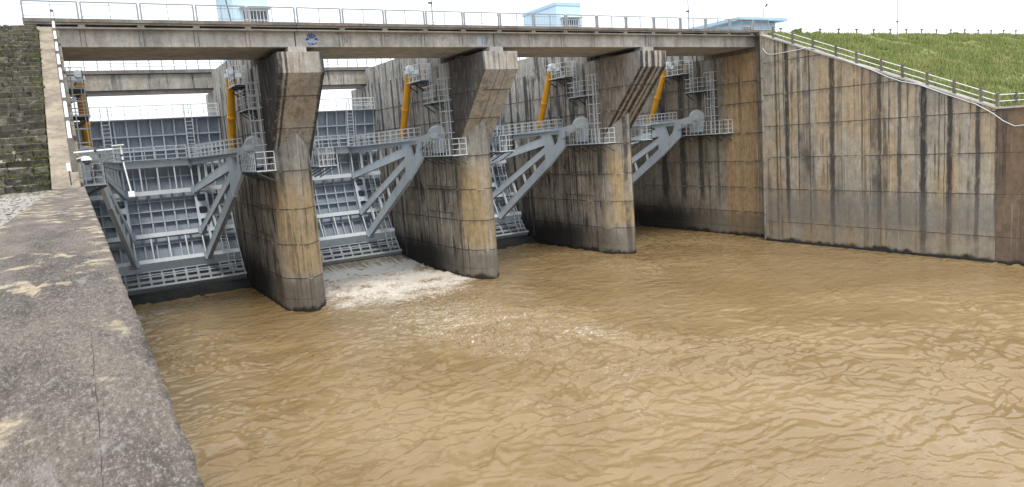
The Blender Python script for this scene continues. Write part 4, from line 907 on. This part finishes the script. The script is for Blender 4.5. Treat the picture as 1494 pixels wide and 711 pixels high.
MB().tube([(62.3, 53, 20.8), (62.3, 53, 21.9)], .03, 6).build('mast', M['steel_dk'], t); MB().tube([(62.3, 53, 21.85), (62.75, 53, 22.2)], .02, 6).build('vane_arm', M['steel_dk'], t)
MB().tube([(62.62, 53, 22.1), (62.85, 53, 22.32)], [.05, .12], 8).build('cup', M['steel_dk'], t)
def lamp(x, y, z, hgt, label):
    t = thing('lamp_post', label, 'lamp post', (x, y, z), 'slender lamp posts')
    MB().tube([(x, y, z), (x, y, z + hgt)], [.055, .035], 8).build('pole', M['rail_b'], t)
    MB().tube([(x, y, z + hgt), (x - .5, y - .1, z + hgt + .25), (x - 1.1, y - .2, z + hgt + .3)], .03, 6).build('arm', M['rail_b'], t)
    MB().box(x - 1.7, x - 1.05, y - .3, y - .08, z + hgt + .26, z + hgt + .36).build('lamp_head', M['steel_dk'], t)
    MB().box(x - .28, x + .02, y - .12, y + .05, z + 2.25, z + 2.35).build('small_fitting', M['steel_dk'], t)
lamp(23.65, 50, 18.47, 7, 'slender lamp post on the bridge deck over the second bay')
lamp(48.95, 50, 18.47, 7, 'slender lamp post on the bridge deck near the low kiosk')
lamp(80.5, 50, 18.1, 8, 'slender lamp post standing on the grassy dam crest')
t = thing('leaning_pole', 'thin leaning pole beside the first kiosk behind the railing', 'pole', (10.0, 53.5, 18.5)); MB().tube([(10.35, 53.2, 18.5), (9.85, 53.2, 22.5)], .035, 6).build('pole', M['steel_dk'], t); MB().beam((10.4, 53.2, 19.2), (10.8, 53.2, 19.6), .1, .12).build('fitting', M['steel_dk'], t)
for k in range(17):
    x = 55.7 + 2.72*k; z = float(slope_r(np.array([x]), np.array([45.5]))[0])
    t = thing('crest_marker_post', 'small flat-headed marker post in the row along the grassy dam crest', 'post', (x, 45.5, z), 'marker posts along the crest')
    MB().box(x - .045, x + .045, 45.455, 45.545, z - .2, z + .62).build('post', M['post_c'], t); MB().box(x - .14, x + .14, 45.42, 45.58, z + .58, z + .72).build('head', M['post_c'], t, bevel=.02)
# small shrubs on the crest
def shrub(x, y, r_, label):
    rg = np.random.RandomState(int(x*10)); z = float(slope_r(np.array([x]), np.array([y]))[0]); t = thing('small_shrub', label, 'shrub', (x, y, z), 'shrubs on the crest'); mb = MB()
    for _ in range(420):
        d = rg.normal(size=3); d /= np.linalg.norm(d); rr = r_*rg.rand()**.4; p = np.array([x, y, z + r_*.55]) + d*rr*np.array([1.3, 1, .7]); u = rg.normal(size=3); u /= np.linalg.norm(u); v = np.cross(u, d); s_ = .07 + .05*rg.rand()
        mb.add([p - u*s_, p + v*s_*.6, p + u*s_, p - v*s_*.6], [(0, 1, 2, 3)])
    mb.build('crown', M['weed'], t)
    mb = MB()
    for k in range(5): mb.tube([(x, y, z - .1), (x + .4*r_*math.cos(k*1.3), y + .3*math.sin(k*1.3)*r_, z + r_*.7)], [.03, .01], 5)
    mb.build('stem', M['post_c'], t)
shrub(57.0, 44.9, .5, 'leafy shrub beside the far end of the bridge'); shrub(60.2, 45.2, .34, 'low shrub on the crest near the low kiosk'); shrub(84.6, 45.9, .33, 'small shrub among the marker posts far along the crest'); shrub(88.9, 46.0, .28, 'tiny shrub on the crest beyond the lamp post'); shrub(94.0, 45.9, .3, 'round little shrub at the far stretch of crest posts')

# ------------------------------------------------------------------ water gauge boom and camera by the stair foot
t = thing('gauge_boom', 'white pipe boom with hanging level gauge over the water', 'gauge', (-.05, 26.4, 10))
MB().tube([(-.05, 26.3, 11.10), (1.26, 26.0, 11.14)], .024, 10).build('boom', M['white'], t)
MB().tube([(1.22, 26.0, 11.22), (1.25, 26.0, 10.6), (1.34, 26.0, 9.75)], .021, 10).build('drop_pipe', M['white'], t)
for z in (10.95, 10.78): MB().tube([(1.225, 26.0, z), (1.235, 26.0, z - .05)], .045, 10).build('clamp', M['steel_dk'], t)
MB().box(1.25, 1.43, 25.92, 26.08, 9.60, 9.78).build('gauge_box', M['white'], t, bevel=.02)
MB().beam((.98, 26.0, 11.22), (1.32, 26.0, 11.23), .26, .03, (0, .12, 1)).build('solar_plate', M['rail'], t)
MB().tube([(.05, 26.2, 10.9), (1.26, 26.0, 9.72)], .008, 5).build('stay_cable', M['steel_dk'], t)
MB().tube([(.5, 26.15, 11.12), (.56, 26.13, 11.122)], .045, 10).build('clamp', M['steel_dk'], t)
t = thing('security_camera', 'white domed security camera hung below the pipe boom', 'camera', (.26, 26.2, 10.7))
mb = MB(); loops = []
for k in range(7):
    an = R(90*k/6); loops.append([(.26 + .15*math.cos(an)*math.cos(q*math.pi/8), 26.2 + .15*math.cos(an)*math.sin(q*math.pi/8), 10.84 + .13*math.sin(an)) for q in range(16)])
mb.loft(loops); mb.add([(.26 + .15*math.cos(q*math.pi/8), 26.2 + .15*math.sin(q*math.pi/8), 10.84) for q in range(16)], [tuple(range(16))]); mb.build('dome_hood', M['white'], t, smooth=True)
MB().tube([(.26, 26.2, 10.84), (.26, 26.2, 10.76), (.26, 26.2, 10.70)], [.11, .11, .05], 14).build('lens_globe', M['steel_dk'], t)
MB().tube([(.0, 26.25, 10.9), (.26, 26.2, 10.97)], .02, 8).build('mount_arm', M['rail'], t)
t = thing('junction_box', 'small white junction box on the stair coping', 'box', (-.30, 26.35, 10.5))
MB().box(-.30, -.19, 26.2, 26.32, 10.55, 10.80).build('box_body', M['white'], t, bevel=.015); MB().tube([(-.245, 26.26, 10.56), (-.245, 26.26, 10.08)], .018, 8).build('conduit', M['steel_dk'], t)
for o in bpy.data.objects:
    if '_b' in o: del o['_b']
